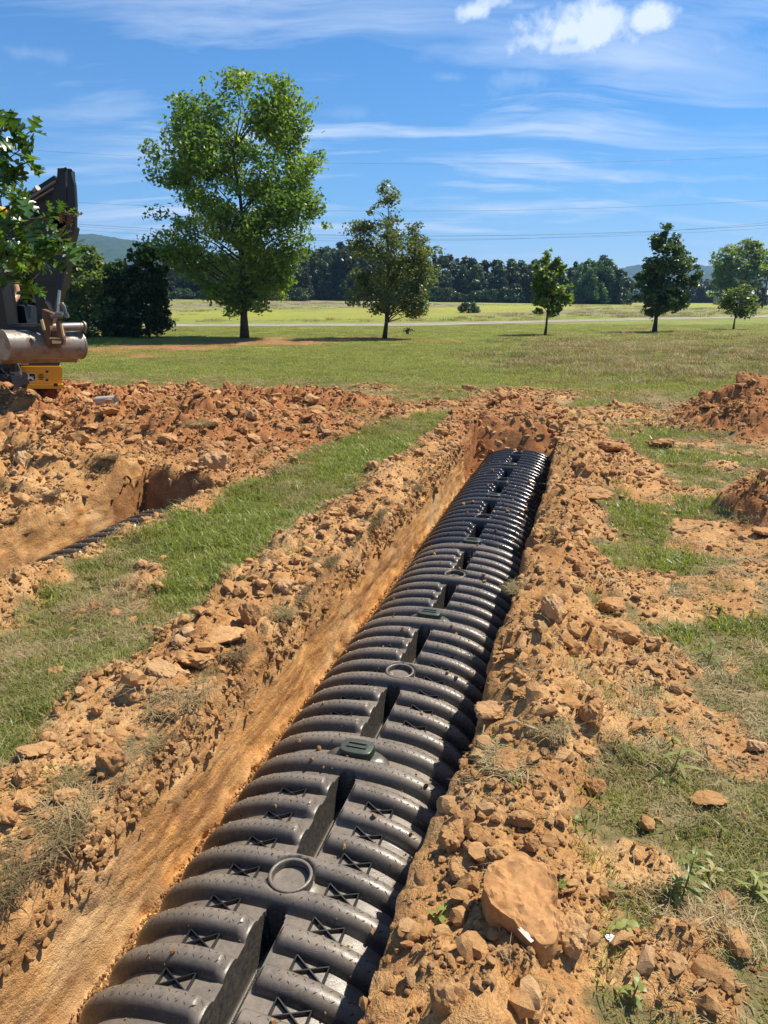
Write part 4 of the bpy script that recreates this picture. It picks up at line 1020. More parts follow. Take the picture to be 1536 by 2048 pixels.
# weeds and dry stalks in the field across the road
r = np.random.default_rng(32); N = 2600; y = 50 * (140 / 50) ** r.uniform(size=N); x = r.uniform(-1, 1, N) * (y * .60 + 2)
yl_ = far_masks(x, y)[3]; k = ((y - road_y(x)) > 3) & (yl_ < .25); x, y = x[k], y[k]; n = len(x); s = (.9 + .02 * y) * r.uniform(.6, 1.4, n)
scatter('field_weeds', glp, np.stack([x, y, lawn_h(x, y) - .02], 1), np.stack([0 * x, 0 * x, r.uniform(0, 6.28, n)], 1), np.stack([s, s, r.uniform(.8, 2.0, n)], 1), np.where(r.uniform(size=n) < .6, r.integers(0, 3, n), r.integers(5, 9, n)), 'uneven weeds of the hay field across the road')

# matted dry sods on the rims
M['root'] = leaf_material('dry_roots', [(.12, .075, .038), (.22, .15, .075), (.36, .26, .13)], .15, .7, .15, objrand=True, tcol=1.1)
sodp = [tuft_mesh('sod_blades', 120 + i, 330, .45, .10, .40, .015, 1.2, .35) for i in range(4)]
def sod(px, py, w, hh, label, mat='root', green=0):
    p = on_ground(px, py); D = p.y * CT - (p.z - CH) * ST; W_ = w / FPX * D
    T = thing('dry_sod', label, 'grass sod', (p.x, p.y, p.z - .01), 0, 'matted dry sods')
    me = sodp[px % 4].copy(); me.materials.clear(); me.materials.append(M[mat]); o = obj('dry_blades', me, None, T); o.scale = (W_, W_, W_ * hh); o['kind'] = 'stuff'
    if green:
        me = sodp[(px + 1) % 4].copy(); me.materials.append(M['mixed']); o = obj('green_blades', me, None, T); o.scale = (W_ * .8, W_ * .8, W_ * hh); o.rotation_euler.z = 1; o['kind'] = 'stuff'
    q = inst('soil_lump', BIG[px % 9], M['clod_red'], (0, 0, W_ * .02), (W_ * .8, W_ * .7, W_ * .3), (0, 0, 1)); q.parent = T
for a in [(165, 1225, 110, 1.0, 'bushy dry grass sod on bare soil in the left foreground strip', 'root', 1), (130, 1560, 90, .9, 'dry grass sod between the sandy lumps of the left rim', 'root', 1), (275, 1530, 60, .9, 'small dry sod beside the bright orange clod', 'root', 0),
          (300, 1480, 80, .9, 'rooty sod above the smeared wall, lower left rim', 'root', 0), (430, 1420, 100, .9, 'dark rooty sod on the lip halfway up the left rim', 'root', 0), (350, 1540, 70, .8, 'thin dry sod on the lip right of the orange clod', 'root', 0),
          (200, 1690, 110, .9, 'straggling dry sod hanging over the lower left lip', 'root', 1), (60, 1800, 110, .8, 'straw matted sod at the lower left corner lip', 'root', 1), (520, 1300, 70, .8, 'dry rooty sod behind the long thin slab', 'root', 0), (640, 1210, 70, .8, 'sod with trailing roots on the left rim by the green grass', 'root', 0),
          (1020, 1520, 120, .7, 'large straw coloured sod leaning over the right lip by the first lid', 'straw', 1), (1100, 1450, 90, .8, 'dark undercut sod behind the straw coloured one', 'root', 1), (1040, 1185, 70, .8, 'small rooty sod on the right lip beside the pointed clod', 'root', 1), (1010, 1590, 70, .7, 'short straw sod in front of the large one on the right lip', 'straw', 0),
          (1060, 1330, 60, .7, 'thin dry sod on the right lip by the round rings', 'root', 0), (860, 980, 50, .8, 'brown sod on the left lip near the far end', 'root', 0), (820, 1060, 55, .8, 'brown sod halfway along the far left lip', 'root', 0), (720, 1130, 60, .8, 'grey brown sod on the left lip before the far stretch', 'root', 0),
          (385, 925, 45, .8, 'grassy sod stuck on the dark boulder clod', 'root', 1), (80, 905, 50, .8, 'grassy sod on the spoil at the left edge', 'root', 1), (170, 880, 40, .8, 'small grassy sod on the spoil below the heap', 'root', 1), (275, 835, 50, .8, 'pale dry sod on top of the dark sod lump', 'straw', 0), (460, 838, 34, .8, 'little dry sod on the red spoil band', 'straw', 0), (100, 985, 55, .8, 'dry sod by the far wall of the left trench', 'root', 0), (270, 965, 50, .8, 'dry sod above the smooth wall of the left trench', 'root', 0)]:
    sod(*a)

def uvpx(u_, t_):
    a_, b_ = ut2xy(u_, t_); q_ = w2px(np.array([a_]), np.array([b_]), np.array([.02])); return int(q_[0][0]), int(q_[1][0])
r = np.random.default_rng(77)
NMS = ['lowest', 'second lowest', 'third lowest', 'fourth lowest', 'fifth lowest', 'sixth lowest', 'seventh lowest', 'eighth lowest', 'ninth lowest', 'tenth lowest', 'eleventh lowest', 'twelfth lowest', 'middle', 'fourteenth', 'fifteenth', 'sixteenth', 'seventeenth', 'eighteenth', 'nineteenth', 'twentieth', 'twenty first', 'twenty second', 'farthest but one', 'farthest']
for i_, t_ in enumerate(1.02 * (6.9 / 1.02) ** np.linspace(0, 1, 24)):
    a_, b_ = uvpx(TR1['uL'] - r.uniform(.06, .16), t_ * r.uniform(.97, 1.03)); w_ = r.uniform(.12, .21) * 1400 / (t_ * .95 + .9)
    sod(a_, b_, w_, r.uniform(.7, 1.0), '%s of the thin brown sods fringing the left lip of the main trench' % NMS[i_], 'root', i_ % 3 == 0)
for i_, (a_, b_) in enumerate([(60, 1000), (200, 930), (330, 900), (150, 960), (520, 880), (610, 850), (30, 1050), (395, 850)]):
    sod(a_, b_, r.uniform(34, 56), .9, '%s of the brown root clumps scattered on the left spoil' % ['leftmost high', 'third from left', 'fifth from left', 'second from left', 'second from right', 'rightmost', 'leftmost low', 'third from right'][i_], 'root', i_ % 2)
n = 1700; tt_ = .95 * (7.2 / .95) ** (r.uniform(size=n) ** .75); ff_ = r.beta(1, 3.0, n) * .45; uu_ = TR1['uL'] - .055 * (1 - ff_) ** 3 + .028 + .022 * fbm(tt_ * 1.4, 0 * tt_ + 3, 3, 81) * (1 - ff_ * .75); x, y = ut2xy(uu_, tt_); sz_ = (.008 + .0022 * tt_) * (1 + r.pareto(2.2, n)).clip(0, 4)
scatter('shoulder_crumbs', gcr, np.stack([x, y, .02 - .49 * ff_], 1), r.uniform(0, 6, (n, 3)), sz_[:, None] * r.uniform(.7, 1.3, (n, 3)), r.integers(0, 10, n), 'clay crumbs clinging to the upper shoulder of the left trench wall')
# single weeds
def weed(px, py, h, nl, label, mat='lush', seed=0, lw=.011, ll=.07):
    p = on_ground(px, py); T = thing('weed', label, 'weed', (p.x, p.y, p.z)); r = np.random.default_rng(seed + 5)
    sk = MB(); top = np.array([.03, .02, h]); sk.tube([(0, 0, -.01), (.01, .0, h * .5), top], [.0028, .0022, .0012], 5); sk.build('stem', M[mat], T, True)
    V = []; Q = []; n = 0
    for i in range(nl):
        f = .15 + .85 * i / nl; b0 = top * f; a = i * 2.4 + r.uniform(-.3, .3); L = ll * (1.15 - .5 * f) * r.uniform(.8, 1.2); d = np.array([math.cos(a), math.sin(a), .55]); s = np.array([-math.sin(a), math.cos(a), .1])
        for k, wd_ in ((0, .15), (.35, 1), (.7, .8), (1, .02)):
            c = b0 + d * L * k + np.array([0, 0, -L * .55 * k * k]); V += [c - s * lw * wd_, c + s * lw * wd_]
        for k in range(3): Q.append([n + 2 * k, n + 2 * k + 1, n + 2 * k + 3, n + 2 * k + 2])
        n += 8
    me = npmesh('leaves', V, np.array(Q), True); obj('leaves', me, M[mat], T)
weed(1362, 1800, .14, 14, 'bright green leafy weed standing alone on the lower right soil', seed=1, lw=.0065, ll=.055)
weed(1338, 1800, .05, 8, 'low broad leaved weed at the foot of the bright green weed', 'green', 2, .008, .04)
weed(1500, 1795, .06, 10, 'dark green rosette weed by the right edge', 'green', 3, .005, .055)
weed(1255, 2010, .05, 8, 'small bright weed near the bottom edge, right of the slab', 'lush', 4, .006, .035)
weed(1410, 1765, .04, 7, 'tiny grey green seedling left of the dark rosette', 'green', 5, .006, .04)
weed(1345, 1545, .10, 7, 'single upright dark grass weed in the middle of the right turf', 'green', 6, .007, .09)
weed(1415, 1330, .10, 7, 'spread dark bladed weed in dry turf at the right', 'green', 7, .006, .10)
weed(1235, 1875, .035, 6, 'pale green sprout beside the white scrap', 'green', 8, .009, .035)
weed(865, 1848, .03, 5, 'tiny green sprout on the trench lip left of the big slab', 'lush', 9, .007, .03)
m_white = material('white_scrap', (.75, .76, .74), .5)[0]
p = on_ground(1222, 1880); q = MB()
for (a_, b_, c_, L, an_) in ((0, 0, .004, .016, .3), (.007, .004, .006, .010, 1.2), (-.007, .003, .005, .012, 2.9)):
    q.prism([(-L / 2, -.005), (-.2 * L, -.009), (L * .3, -.006), (L / 2, .002), (L * .1, .009), (-L * .4, .006)], (a_, b_, c_), (math.cos(an_), math.sin(an_), .25), (-math.sin(an_), math.cos(an_), .1), .0015)
tag(q.build('plastic_scrap', m_white, None, False, p), 'torn white scrap on the soil right of the rounded block', 'scrap')
# pipe stub and bare root
m_pipe = material('grey_pipe', (.42, .41, .37), .5)[0]
p = on_ground(232, 808); q = MB(); q.tube([(-.25, .05, .03), (0, 0, .05)], [.055, .055], 18, False); q.tube([(.0, 0, .05), (-.25, .05, .03)], [.046, .046], 18, False)
q.lathe([(.046, 0), (.055, 0)], (0, 0, 0), 4) if False else None
tag(q.build('pipe_stub', m_pipe, None, True, p), 'grey end of a pipe poking out at the foot of the excavator heap', 'pipe')
def root(pts, rad, label):
    P = [on_ground(a, b) for a, b in pts]; q = MB(); q.tube([(p.x, p.y, p.z + .02 + .01 * math.sin(i * 2)) for i, p in enumerate(P)], rad, 6)
    tag(q.build('bare_root', M['straw'], None, True), label, 'root')
root([(1000, 1462), (1030, 1458), (1060, 1462), (1075, 1470)], .005, 'pale bare root lying across the right lip beside the first lid')
root([(905, 1470), (915, 1478), (928, 1500)], .0025, 'thin pale root curling over the lip near the first lid')

# ------------------------------------------------------------------ trees
LG = dict(
 bright=[(.055, .105, .034), (.092, .155, .040), (.16, .23, .048), (.32, .35, .055)],
 mid=[(.070, .118, .055), (.115, .17, .072), (.18, .235, .095), (.25, .29, .11)],
 dark=[(.042, .090, .044), (.075, .14, .060), (.13, .20, .085)],
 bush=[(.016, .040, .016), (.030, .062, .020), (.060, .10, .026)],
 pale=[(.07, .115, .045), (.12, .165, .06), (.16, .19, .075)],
 woodpale=[(.03, .06, .022), (.05, .09, .03), (.08, .12, .04)],  # lighter greens for some woodland trees and the foot bushes
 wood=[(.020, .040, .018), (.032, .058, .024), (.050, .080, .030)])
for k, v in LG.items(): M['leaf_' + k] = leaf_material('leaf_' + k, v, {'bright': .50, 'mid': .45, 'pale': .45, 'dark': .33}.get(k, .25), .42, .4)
m, n, b = material('bark', rough=.95, spec=.1); tcn = n.new('ShaderNodeNewGeometry').outputs['Position']
n.set(b.inputs['Base Color'], n.ramp(n.noise(tcn, 14, 5, .7), [(.3, (.035, .027, .020)), (.7, (.12, .095, .070))])); bump(n, b, n.noise(tcn, 30, 4, .7), .03); M['bark'] = m
def pw(px, py, y0):
    X = (px - 768) / FPX; Y = (py - 1024) / FPX; r = Vector((X, CT - Y * ST, -ST - Y * CT)); k = y0 / r.y; return Vector((0, 0, CH)) + r * k
def leaves_mesh(name, cen, size, r, up=.35, ax=None):
    n = len(cen); nrm = r.normal(size=(n, 3)); nrm[:, 2] = np.abs(nrm[:, 2]) + up; nrm /= np.linalg.norm(nrm, axis=1)[:, None]
    a = r.normal(size=(n, 3)); a[:, 2] -= .5; tx = np.cross(nrm, a); tx /= np.linalg.norm(tx, axis=1)[:, None] + 1e-9; ty = np.cross(nrm, tx)
    s = (size * r.uniform(.6, 1.35, n))[:, None]; l = 1.45
    v = np.stack([cen - ty * s * l * .5, cen + tx * s * .42 - ty * s * .05, cen + ty * s * l * .5, cen - tx * s * .42 - ty * s * .05], 1).reshape(-1, 3)
    q = np.arange(n * 4).reshape(n, 4); rn = np.repeat(r.uniform(size=n), 4)
    return v, q, rn
def tree(name, label, cat, base, y0, outline, trunk_w, nclump, nleaf, lsize, leaf, seed, clump_r=.10, group=None, trunk_top=.75, multi=1, gap=.0, lean=0.0, tufts=None, depth=.85):
    r = np.random.default_rng(seed); B = pw(base[0], base[1], y0); T = thing(name, label, cat, B, 0, group)
    rows = np.array([[*(pw(xl, py, y0) - B), 0, *(pw(xr, py, y0) - B)] for py, xl, xr in outline])
    Zr = rows[:, 2][::-1]; L = rows[:, 0][::-1]; R = rows[:, 4][::-1]; H = Zr[-1]; wmax = (R - L).max()
    cl = []; 
    wts = np.interp(np.linspace(Zr[0], Zr[-1], 200), Zr, R - L); zs = np.linspace(Zr[0], Zr[-1], 200); cdf = np.cumsum(wts); cdf /= cdf[-1]
    cr_ = clump_r * wmax
    for i in range(nclump):
        z = zs[np.searchsorted(cdf, (i + r.uniform()) / nclump)]; l, rr = np.interp(z, Zr, L), np.interp(z, Zr, R); c0 = (l + rr) / 2; hw_ = max((rr - l) / 2 - cr_ * .55, .02)
        a = r.uniform(0, math.tau); q = r.uniform(.25, 1) ** .5
        cl.append((c0 + math.cos(a) * hw_ * q, math.sin(a) * hw_ * q * depth, z, cr_ * r.uniform(.5, 1.5) * min(1, .5 + hw_ / wmax * 2)))
    # clumps right at the silhouette so that the outline follows the tree
    for i in range(nclump // 2):
        z = r.uniform(Zr[0], Zr[-1]); l, rr = np.interp(z, Zr, L), np.interp(z, Zr, R); e = r.uniform(-.045, .14)
        xx = l + (rr - l) * e if i % 2 else rr - (rr - l) * e; cl.append((xx, r.normal() * wmax * .10, z, cr_ * r.uniform(.35, .7)))
    cl = np.array(cl); w = cl[:, 3] ** 2; cnt = np.maximum(8, (nleaf * w / w.sum())).astype(int)
    cen = np.repeat(cl[:, :3], cnt, 0); rad = np.repeat(cl[:, 3], cnt)
    d = r.normal(size=cen.shape); d /= np.linalg.norm(d, axis=1)[:, None]; q = r.uniform(size=len(d)) ** .33 * (1 + .25 * np.abs(r.normal(size=len(d))))
    P = cen + d * (rad * q)[:, None] * np.array([1, 1, .62]); P[:, 2] -= .12 * (rad * q) ; P[:, 2] = np.maximum(P[:, 2], .1)
    fr_ = 9.0 / H; th_ = pn(P[:, 0] * fr_ + 3, P[:, 2] * fr_, seed) + pn(P[:, 1] * fr_, P[:, 2] * fr_ + 7, seed + 1) + .6 * pn(P[:, 0] * fr_ * 3, P[:, 2] * fr_ * 3 + P[:, 1] * fr_ * 2, seed + 2)
    kp = th_ + r.normal(0, .22, len(P)) > -(gap or .50); ci2 = np.repeat(np.arange(len(cl)), cnt)[kp]; P = P[kp]
    v, qd, rn = leaves_mesh('crown', P, lsize, r)
    crn = np.repeat(np.clip(r.normal(.45, .26, len(cl)), 0, 1)[ci2], 4)
    me = npmesh('crown', v, qd, False, dict(rnd=np.clip(rn * .45 + crn * .55, 0, 1))); obj('crown', me, M['leaf_' + leaf], T)
    # trunk and limbs
    tb = MB(); xc = np.array([(L[j] + R[j]) / 2 for j in range(len(L))]); top = H * trunk_top; pts = []; rad_ = []
    for m_ in range(multi):
        ph = m_ / max(1, multi) * 6.28; sp = (.12 * wmax if multi > 1 else 0)
        pts = []; rad_ = []
        for i in range(9):
            f = i / 8; z = f * top; xm = np.interp(z, Zr, xc) * (f ** 1.3) * .8 + lean * f
            pts.append((xm + sp * math.cos(ph) * f * 2 + .02 * H * .3 * math.sin(f * 7 + seed), sp * math.sin(ph) * f * 2 + .015 * H * .3 * math.cos(f * 6), z - .05 * (i == 0)))
            rad_.append(trunk_w / 2 * ((1.35 if i == 0 else 1) - .82 * f) / (1 if multi == 1 else 1.8))
        tb.tube(pts, rad_, 9)
    obj('trunk', tb.mesh('trunk', True), M['bark'], T)
    lb = MB(); pts = np.array(pts)
    for c in cl[r.permutation(len(cl))[:min(len(cl), 46)]]:
        hz = max(Zr[0] * .7, min(c[2] - .35 * math.hypot(c[0], c[1]) - .05 * H, top * .95)); p0 = np.array([np.interp(hz, pts[:, 2], pts[:, 0]), np.interp(hz, pts[:, 2], pts[:, 1]), hz])
        p1 = c[:3]; m_ = (p0 + p1) / 2 + r.normal(size=3) * .03 * wmax + np.array([0, 0, .02 * H]); r0 = trunk_w * .20 * (1 - .6 * hz / H)
        lb.tube([p0, p0 * .6 + m_ * .4, m_, p1], [r0, r0 * .75, r0 * .5, r0 * .15], 5, False)
    obj('limbs', lb.mesh('limbs', True), M['bark'], T)
    return T
Yof = lambda px, py: px2w(px, py).y
tree('shade_tree', 'tallest full crowned green tree at the left of the lawn', 'tree', (492, 678), Yof(492, 678),
     [(150, 430, 505), (168, 400, 548), (200, 370, 604), (230, 352, 608), (265, 345, 606), (300, 298, 620), (340, 316, 632), (380, 330, 640), (415, 335, 652), (450, 330, 645), (480, 318, 632), (505, 322, 600), (535, 380, 582), (565, 400, 572), (600, 450, 560), (625, 462, 520)],
     .30, 150, 66000, .105, 'bright', 11, .105, trunk_top=.78, gap=.30)
tree('pin_oak', 'slender mid lawn tree with open ragged crown and clear thin trunk', 'tree', (770, 676), Yof(770, 676),
     [(370, 774, 788), (395, 752, 800), (418, 738, 812), (440, 755, 815), (452, 706, 835), (480, 704, 856), (510, 712, 872), (535, 712, 866), (560, 700, 884), (590, 700, 868), (612, 715, 850), (632, 800, 832)],
     .16, 120, 24000, .085, 'mid', 12, .095, trunk_top=.9, gap=.36)
tree('young_maple', 'small bright green young tree on a leaning thin trunk, lawn centre right', 'tree', (1090, 669), Yof(1090, 669),
     [(500, 1095, 1106), (520, 1078, 1116), (545, 1070, 1130), (570, 1068, 1140), (595, 1067, 1140), (615, 1068, 1126), (633, 1076, 1108)], .11, 46, 6500, .125, 'bright', 13, .13, trunk_top=.85, lean=.1)
tree('dense_pear_tree', 'dark dense egg shaped tree with low forked trunk at the right of the lawn', 'tree', (1308, 663), Yof(1308, 663),
     [(452, 1322, 1342), (472, 1312, 1358), (500, 1292, 1362), (520, 1286, 1390), (545, 1284, 1398), (570, 1278, 1390), (595, 1274, 1378), (612, 1285, 1368), (624, 1300, 1345)], .20, 70, 17000, .12, 'dark', 14, .12, trunk_top=.8)
tree('yellowish_sapling', 'smallest thin yellow green sapling near the right edge of the lawn', 'tree', (1467, 657), Yof(1467, 657),
     [(570, 1480, 1495), (585, 1455, 1506), (600, 1442, 1510), (615, 1438, 1508), (628, 1450, 1500)], .09, 34, 2600, .12, 'pale', 15, .16, trunk_top=.8)
YB = Yof(300, 678)
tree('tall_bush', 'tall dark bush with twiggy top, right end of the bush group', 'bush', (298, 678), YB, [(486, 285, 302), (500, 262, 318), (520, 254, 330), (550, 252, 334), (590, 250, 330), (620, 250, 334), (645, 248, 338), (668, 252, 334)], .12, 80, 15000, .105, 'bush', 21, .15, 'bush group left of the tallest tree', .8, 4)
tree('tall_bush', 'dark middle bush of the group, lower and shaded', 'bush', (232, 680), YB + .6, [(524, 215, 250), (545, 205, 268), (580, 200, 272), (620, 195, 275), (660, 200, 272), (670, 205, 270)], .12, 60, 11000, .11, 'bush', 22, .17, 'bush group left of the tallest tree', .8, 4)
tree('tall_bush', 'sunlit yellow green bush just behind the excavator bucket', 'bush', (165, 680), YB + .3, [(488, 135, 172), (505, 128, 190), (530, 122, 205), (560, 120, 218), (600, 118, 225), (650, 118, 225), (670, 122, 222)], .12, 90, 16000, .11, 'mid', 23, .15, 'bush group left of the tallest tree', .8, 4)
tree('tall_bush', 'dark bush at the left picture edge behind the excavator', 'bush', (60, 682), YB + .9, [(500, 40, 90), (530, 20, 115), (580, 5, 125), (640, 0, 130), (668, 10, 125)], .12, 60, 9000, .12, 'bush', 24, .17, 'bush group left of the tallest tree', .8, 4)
# wood edge across the field: every trunk a tree of its own
def wood_kind(i, leafk, H, Wd, nl, ls):
    r = np.random.default_rng(500 + i); cl = []
    for k in range(46):
        f = r.uniform(.06, 1) ; a = r.uniform(0, 6.28); hw_ = Wd / 2 * (math.sin(min(1, .25 + f * .95) * math.pi * .82) ** .6 + .1); q = r.uniform(.35, 1) ** .5
        cl.append((math.cos(a) * hw_ * q, math.sin(a) * hw_ * q, f * H * .94, Wd * r.uniform(.09, .19) * (1.2 - .5 * f)))
    cl = np.array(cl); w = cl[:, 3] ** 2; cnt = np.maximum(6, nl * w / w.sum()).astype(int); cen = np.repeat(cl[:, :3], cnt, 0); rad = np.repeat(cl[:, 3], cnt)
    d = r.normal(size=cen.shape); d /= np.linalg.norm(d, axis=1)[:, None]; P = cen + d * (rad * r.uniform(size=len(d)) ** .4)[:, None]; P[:, 2] = np.maximum(P[:, 2], .05)
    v, q, rn = leaves_mesh('c', P, ls, r, .5); crn = np.repeat(np.repeat(np.clip(r.normal(.5, .22, len(cl)), 0, 1), cnt), 4)
    me = npmesh('wood_crown', v, q, False, dict(rnd=np.clip(rn * .3 + crn * .7, 0, 1))); me.materials.append(M['leaf_' + leafk])
    tb = MB(); tb.tube([(0, 0, -.3), (.1, 0, H * .4), (0, .1, H * .85)], [.22, .16, .05], 6, False); tm_ = tb.mesh('wood_trunk', True); tm_.materials.append(M['bark']); return me, tm_
WK = [wood_kind(0, 'wood', 12, 9.5, 8500, .50), wood_kind(1, 'wood', 13, 8, 8500, .48), wood_kind(2, 'woodpale', 11, 9, 8000, .48), wood_kind(3, 'wood', 10, 10, 8000, .50), wood_kind(4, 'dark', 14, 10, 9000, .48), wood_kind(5, 'woodpale', 4.5, 7, 3000, .42)]
WOODS = []
def wood_tree(px, ptop, D, k, label, group, pbase=None):
    x = px2w(px, 600, D=D); y0 = x.y; x0 = x.x; z0 = float(lawn_h(np.array([x0]), np.array([y0]))[0]); top = pw(px, ptop, y0).z; H = max(1.1, top - z0)
    base = [12, 13, 11, 10, 14, 4.5][k]
    T = thing('woodland_tree' if k < 5 else 'field_bush', label, 'tree' if k < 5 else 'bush', (x0, y0, z0), random.uniform(0, 6.28), group); s = H / base; ws = s * random.uniform(.9, 1.15) if k < 5 else s * 1.1
    T.scale = (ws, ws, s)
    obj('crown', WK[k][0], None, T); obj('trunk', WK[k][1], None, T); WOODS.append((px, group, T))
TOPS = [(120, 535), (330, 530), (400, 520), (450, 516), (500, 512), (560, 508), (600, 500), (640, 492), (665, 500), (700, 480), (740, 498), (800, 515), (850, 520), (880, 512), (905, 524), (935, 515), (960, 530), (985, 517), (1015, 522), (1050, 518), (1070, 530), (1130, 540), (1160, 520), (1190, 513), (1225, 528), (1240, 565)]
tx = [a for a, b in TOPS]; ty = [b for a, b in TOPS]; random.seed(4)
px = 60; i = 0
while px < 1236:
    D = (150 if px < 600 else 172) + random.uniform(-6, 6)
    wood_tree(px, np.interp(px, tx, ty) + random.uniform(-8, 5), D, random.choice([0, 0, 1, 1, 2, 3, 4]), 'dark leafy tree standing in the long woodland edge behind the field', 'trees of the woodland edge'); px += random.uniform(15, 26); i += 1
px = 50
while px < 1236:
    wood_tree(px, np.interp(px, tx, ty) + random.uniform(8, 30), (146 if px < 600 else 164) + random.uniform(-4, 2), random.choice([0, 3, 2, 3]), 'lower tree in front of the long woodland edge behind the field', 'lower trees of the woodland edge'); px += random.uniform(20, 34)
px = 320
while px < 1250:
    wood_tree(px, 578 + random.uniform(-6, 12), (140 if px < 600 else 158), 5, 'low rounded bush along the foot of the woodland edge', 'bushes along the woodland foot'); px += random.uniform(17, 30)
px = 1236
while px < 1620:
    wood_tree(px, np.interp(px, [1236, 1300, 1400, 1440, 1480, 1536, 1600], [560, 580, 556, 562, 575, 570, 560]) + random.uniform(-6, 7), 260 + random.uniform(-10, 10), random.choice([0, 1, 3, 2]), 'small far tree at the foot of the right hand hills', 'far trees below the right hills'); px += random.uniform(10, 20)
for a in ((1172, 524, 150, 4), (1190, 513, 152, 4), (1216, 516, 154, 0)): wood_tree(*a, 'broad dark tree rising highest at the right end of the woodland edge' , 'tall trees at the right end of the wood')
ORD = ['leftmost', 'second from left', 'third from left', 'fourth from left', 'fifth from left', 'sixth from left', 'seventh from left', 'eighth from left', 'ninth from left', 'tenth from left', 'eleventh from left', 'twelfth from left', 'thirteenth from left', 'fourteenth from left', 'fifteenth from left', 'sixteenth from left', 'seventeenth from left', 'eighteenth from left', 'nineteenth from left', 'twentieth from left']
ZN = [(-99, 345, 'hidden behind the bush group'), (345, 460, 'behind the left half of the tallest tree'), (460, 640, 'behind the right half of the tallest tree'), (640, 712, 'between tallest and slender tree'), (712, 872, 'behind the slender thin trunked tree'),
      (872, 970, 'just right of the slender tree'), (970, 1066, 'just left of the bright young tree'), (1066, 1142, 'behind the bright young tree'), (1142, 1285, 'between young and dense trees'), (1285, 1400, 'behind the dark dense tree'), (1400, 1452, 'left of the yellowish sapling'), (1452, 1700, 'behind the sapling at the right edge')]
KW = {'trees of the woodland edge': 'tall woodland trees', 'lower trees of the woodland edge': 'lower woodland trees', 'bushes along the woodland foot': 'woodland foot bushes', 'far trees below the right hills': 'small far trees', 'tall trees at the right end of the wood': 'highest woodland crowns'}
for gk, gw in KW.items():
    for za, zb, zt in ZN:
        L_ = sorted([(a_, i_) for i_, (a_, g_, t_) in enumerate(WOODS) if g_ == gk and za <= a_ < zb])
        for j_, (a_, i_) in enumerate(L_): WOODS[i_][2]['label'] = ('%s of the %s %s' % (ORD[j_], gw, zt)) if len(L_) > 1 else 'only one of the %s %s' % (gw, zt)
tree('spreading_oak', 'pale wide topped tree against the far right hills', 'tree', (1486, 604), 118.0, [(484, 1470, 1505), (500, 1436, 1520), (522, 1430, 1545), (540, 1428, 1560), (552, 1440, 1550), (566, 1430, 1500), (582, 1436, 1498), (596, 1445, 1495)], .9, 60, 11000, .36, 'mid', 31, .11)
wood_tree(938, 604, 78, 5, 'brown green shrub alone in the yellow strip of the field', 'single field shrub')
wood_tree(1508, 566, 140, 3, 'rust tinted small tree left of the far utility pole', 'single rusty tree')
# small stump plant on the lawn
p = px2w(815, 668); T = thing('leafy_stump', 'small dark leafy stump on the bare soil right of the thin trunked tree', 'stump', p)
q = MB(); q.tube([(0, 0, -.02), (.01, 0, .12)], [.07, .05], 10); q.build('stump_wood', M['bark'], T, True)
r = np.random.default_rng(3); v, qd, rn = leaves_mesh('l', r.normal(size=(160, 3)) * np.array([.09, .09, .05]) + np.array([0, 0, .15]), .06, r); obj('shoots', npmesh('shoots', v, qd, False, dict(rnd=rn)), M['leaf_bush'], T)

# ------------------------------------------------------------------ hills
m, n, b = material('forested_hill', rough=1, spec=0); pos = n.new('ShaderNodeNewGeometry').outputs['Position']
n.set(b.inputs['Base Color'], n.ramp(n.noise(pos, .06, 6, .7), [(.3, (.020, .038, .018)), (.7, (.055, .085, .032))])); M['hill'] = m
def ridge(name, label, prof, y0, depth=700):
    px = np.linspace(prof[0][0], prof[-1][0], 420); py = np.interp(px, [a for a, b_ in prof], [b_ for a, b_ in prof])
    X0 = []; Hh = []
    for a, b_ in zip(px, py):
        w_ = pw(a, b_, y0); X0.append(w_.x); Hh.append(w_.z)
    X0, Hh = np.array(X0), np.array(Hh); S = np.linspace(-1, 1, 90); XX = X0[None, :] * (1 + S[:, None] * 0); YY = y0 + S[:, None] * depth + 0 * XX
    c = np.cos(S * math.pi / 2)[:, None] ** .8; f1 = fbm(XX / 160, YY / 160, 4, 201)
    cz_, rz_ = cells(XX / 11, YY / 11, 202)
    ZZ = 0 + (Hh[None, :]) * c * (1 + .10 * f1 * (1 - np.abs(c - .5) * 0) * (1 - c ** 6)) + (cz_ * (3 + 5 * rz_)) * (c > .03) - 4
    kk_ = np.arange(ZZ.size).reshape(ZZ.shape)
    me = npmesh(name, np.stack([XX, YY, ZZ], -1).reshape(-1, 3), np.stack([kk_[:-1, :-1], kk_[:-1, 1:], kk_[1:, 1:], kk_[1:, :-1]], -1).reshape(-1, 4), True)
    tag(obj(name, me, M['hill']), label, kind='structure')
ridge('hill', 'long wooded ridge behind the bushes at the left', [(-900, 560), (-500, 500), (-200, 476), (40, 470), (150, 474), (215, 474), (255, 483), (300, 487), (340, 497), (400, 505), (470, 512), (560, 525), (700, 552), (900, 575), (1150, 590)], 1900)
ridge('hill', 'blue wooded hills behind the trees at the right', [(900, 590), (1100, 566), (1200, 548), (1232, 541), (1262, 533), (1282, 530), (1310, 533), (1360, 540), (1385, 533), (1402, 535), (1422, 540), (1440, 536), (1480, 533), (1536, 530), (1650, 520), (1900, 512), (2300, 540), (2700, 580)], 2500)

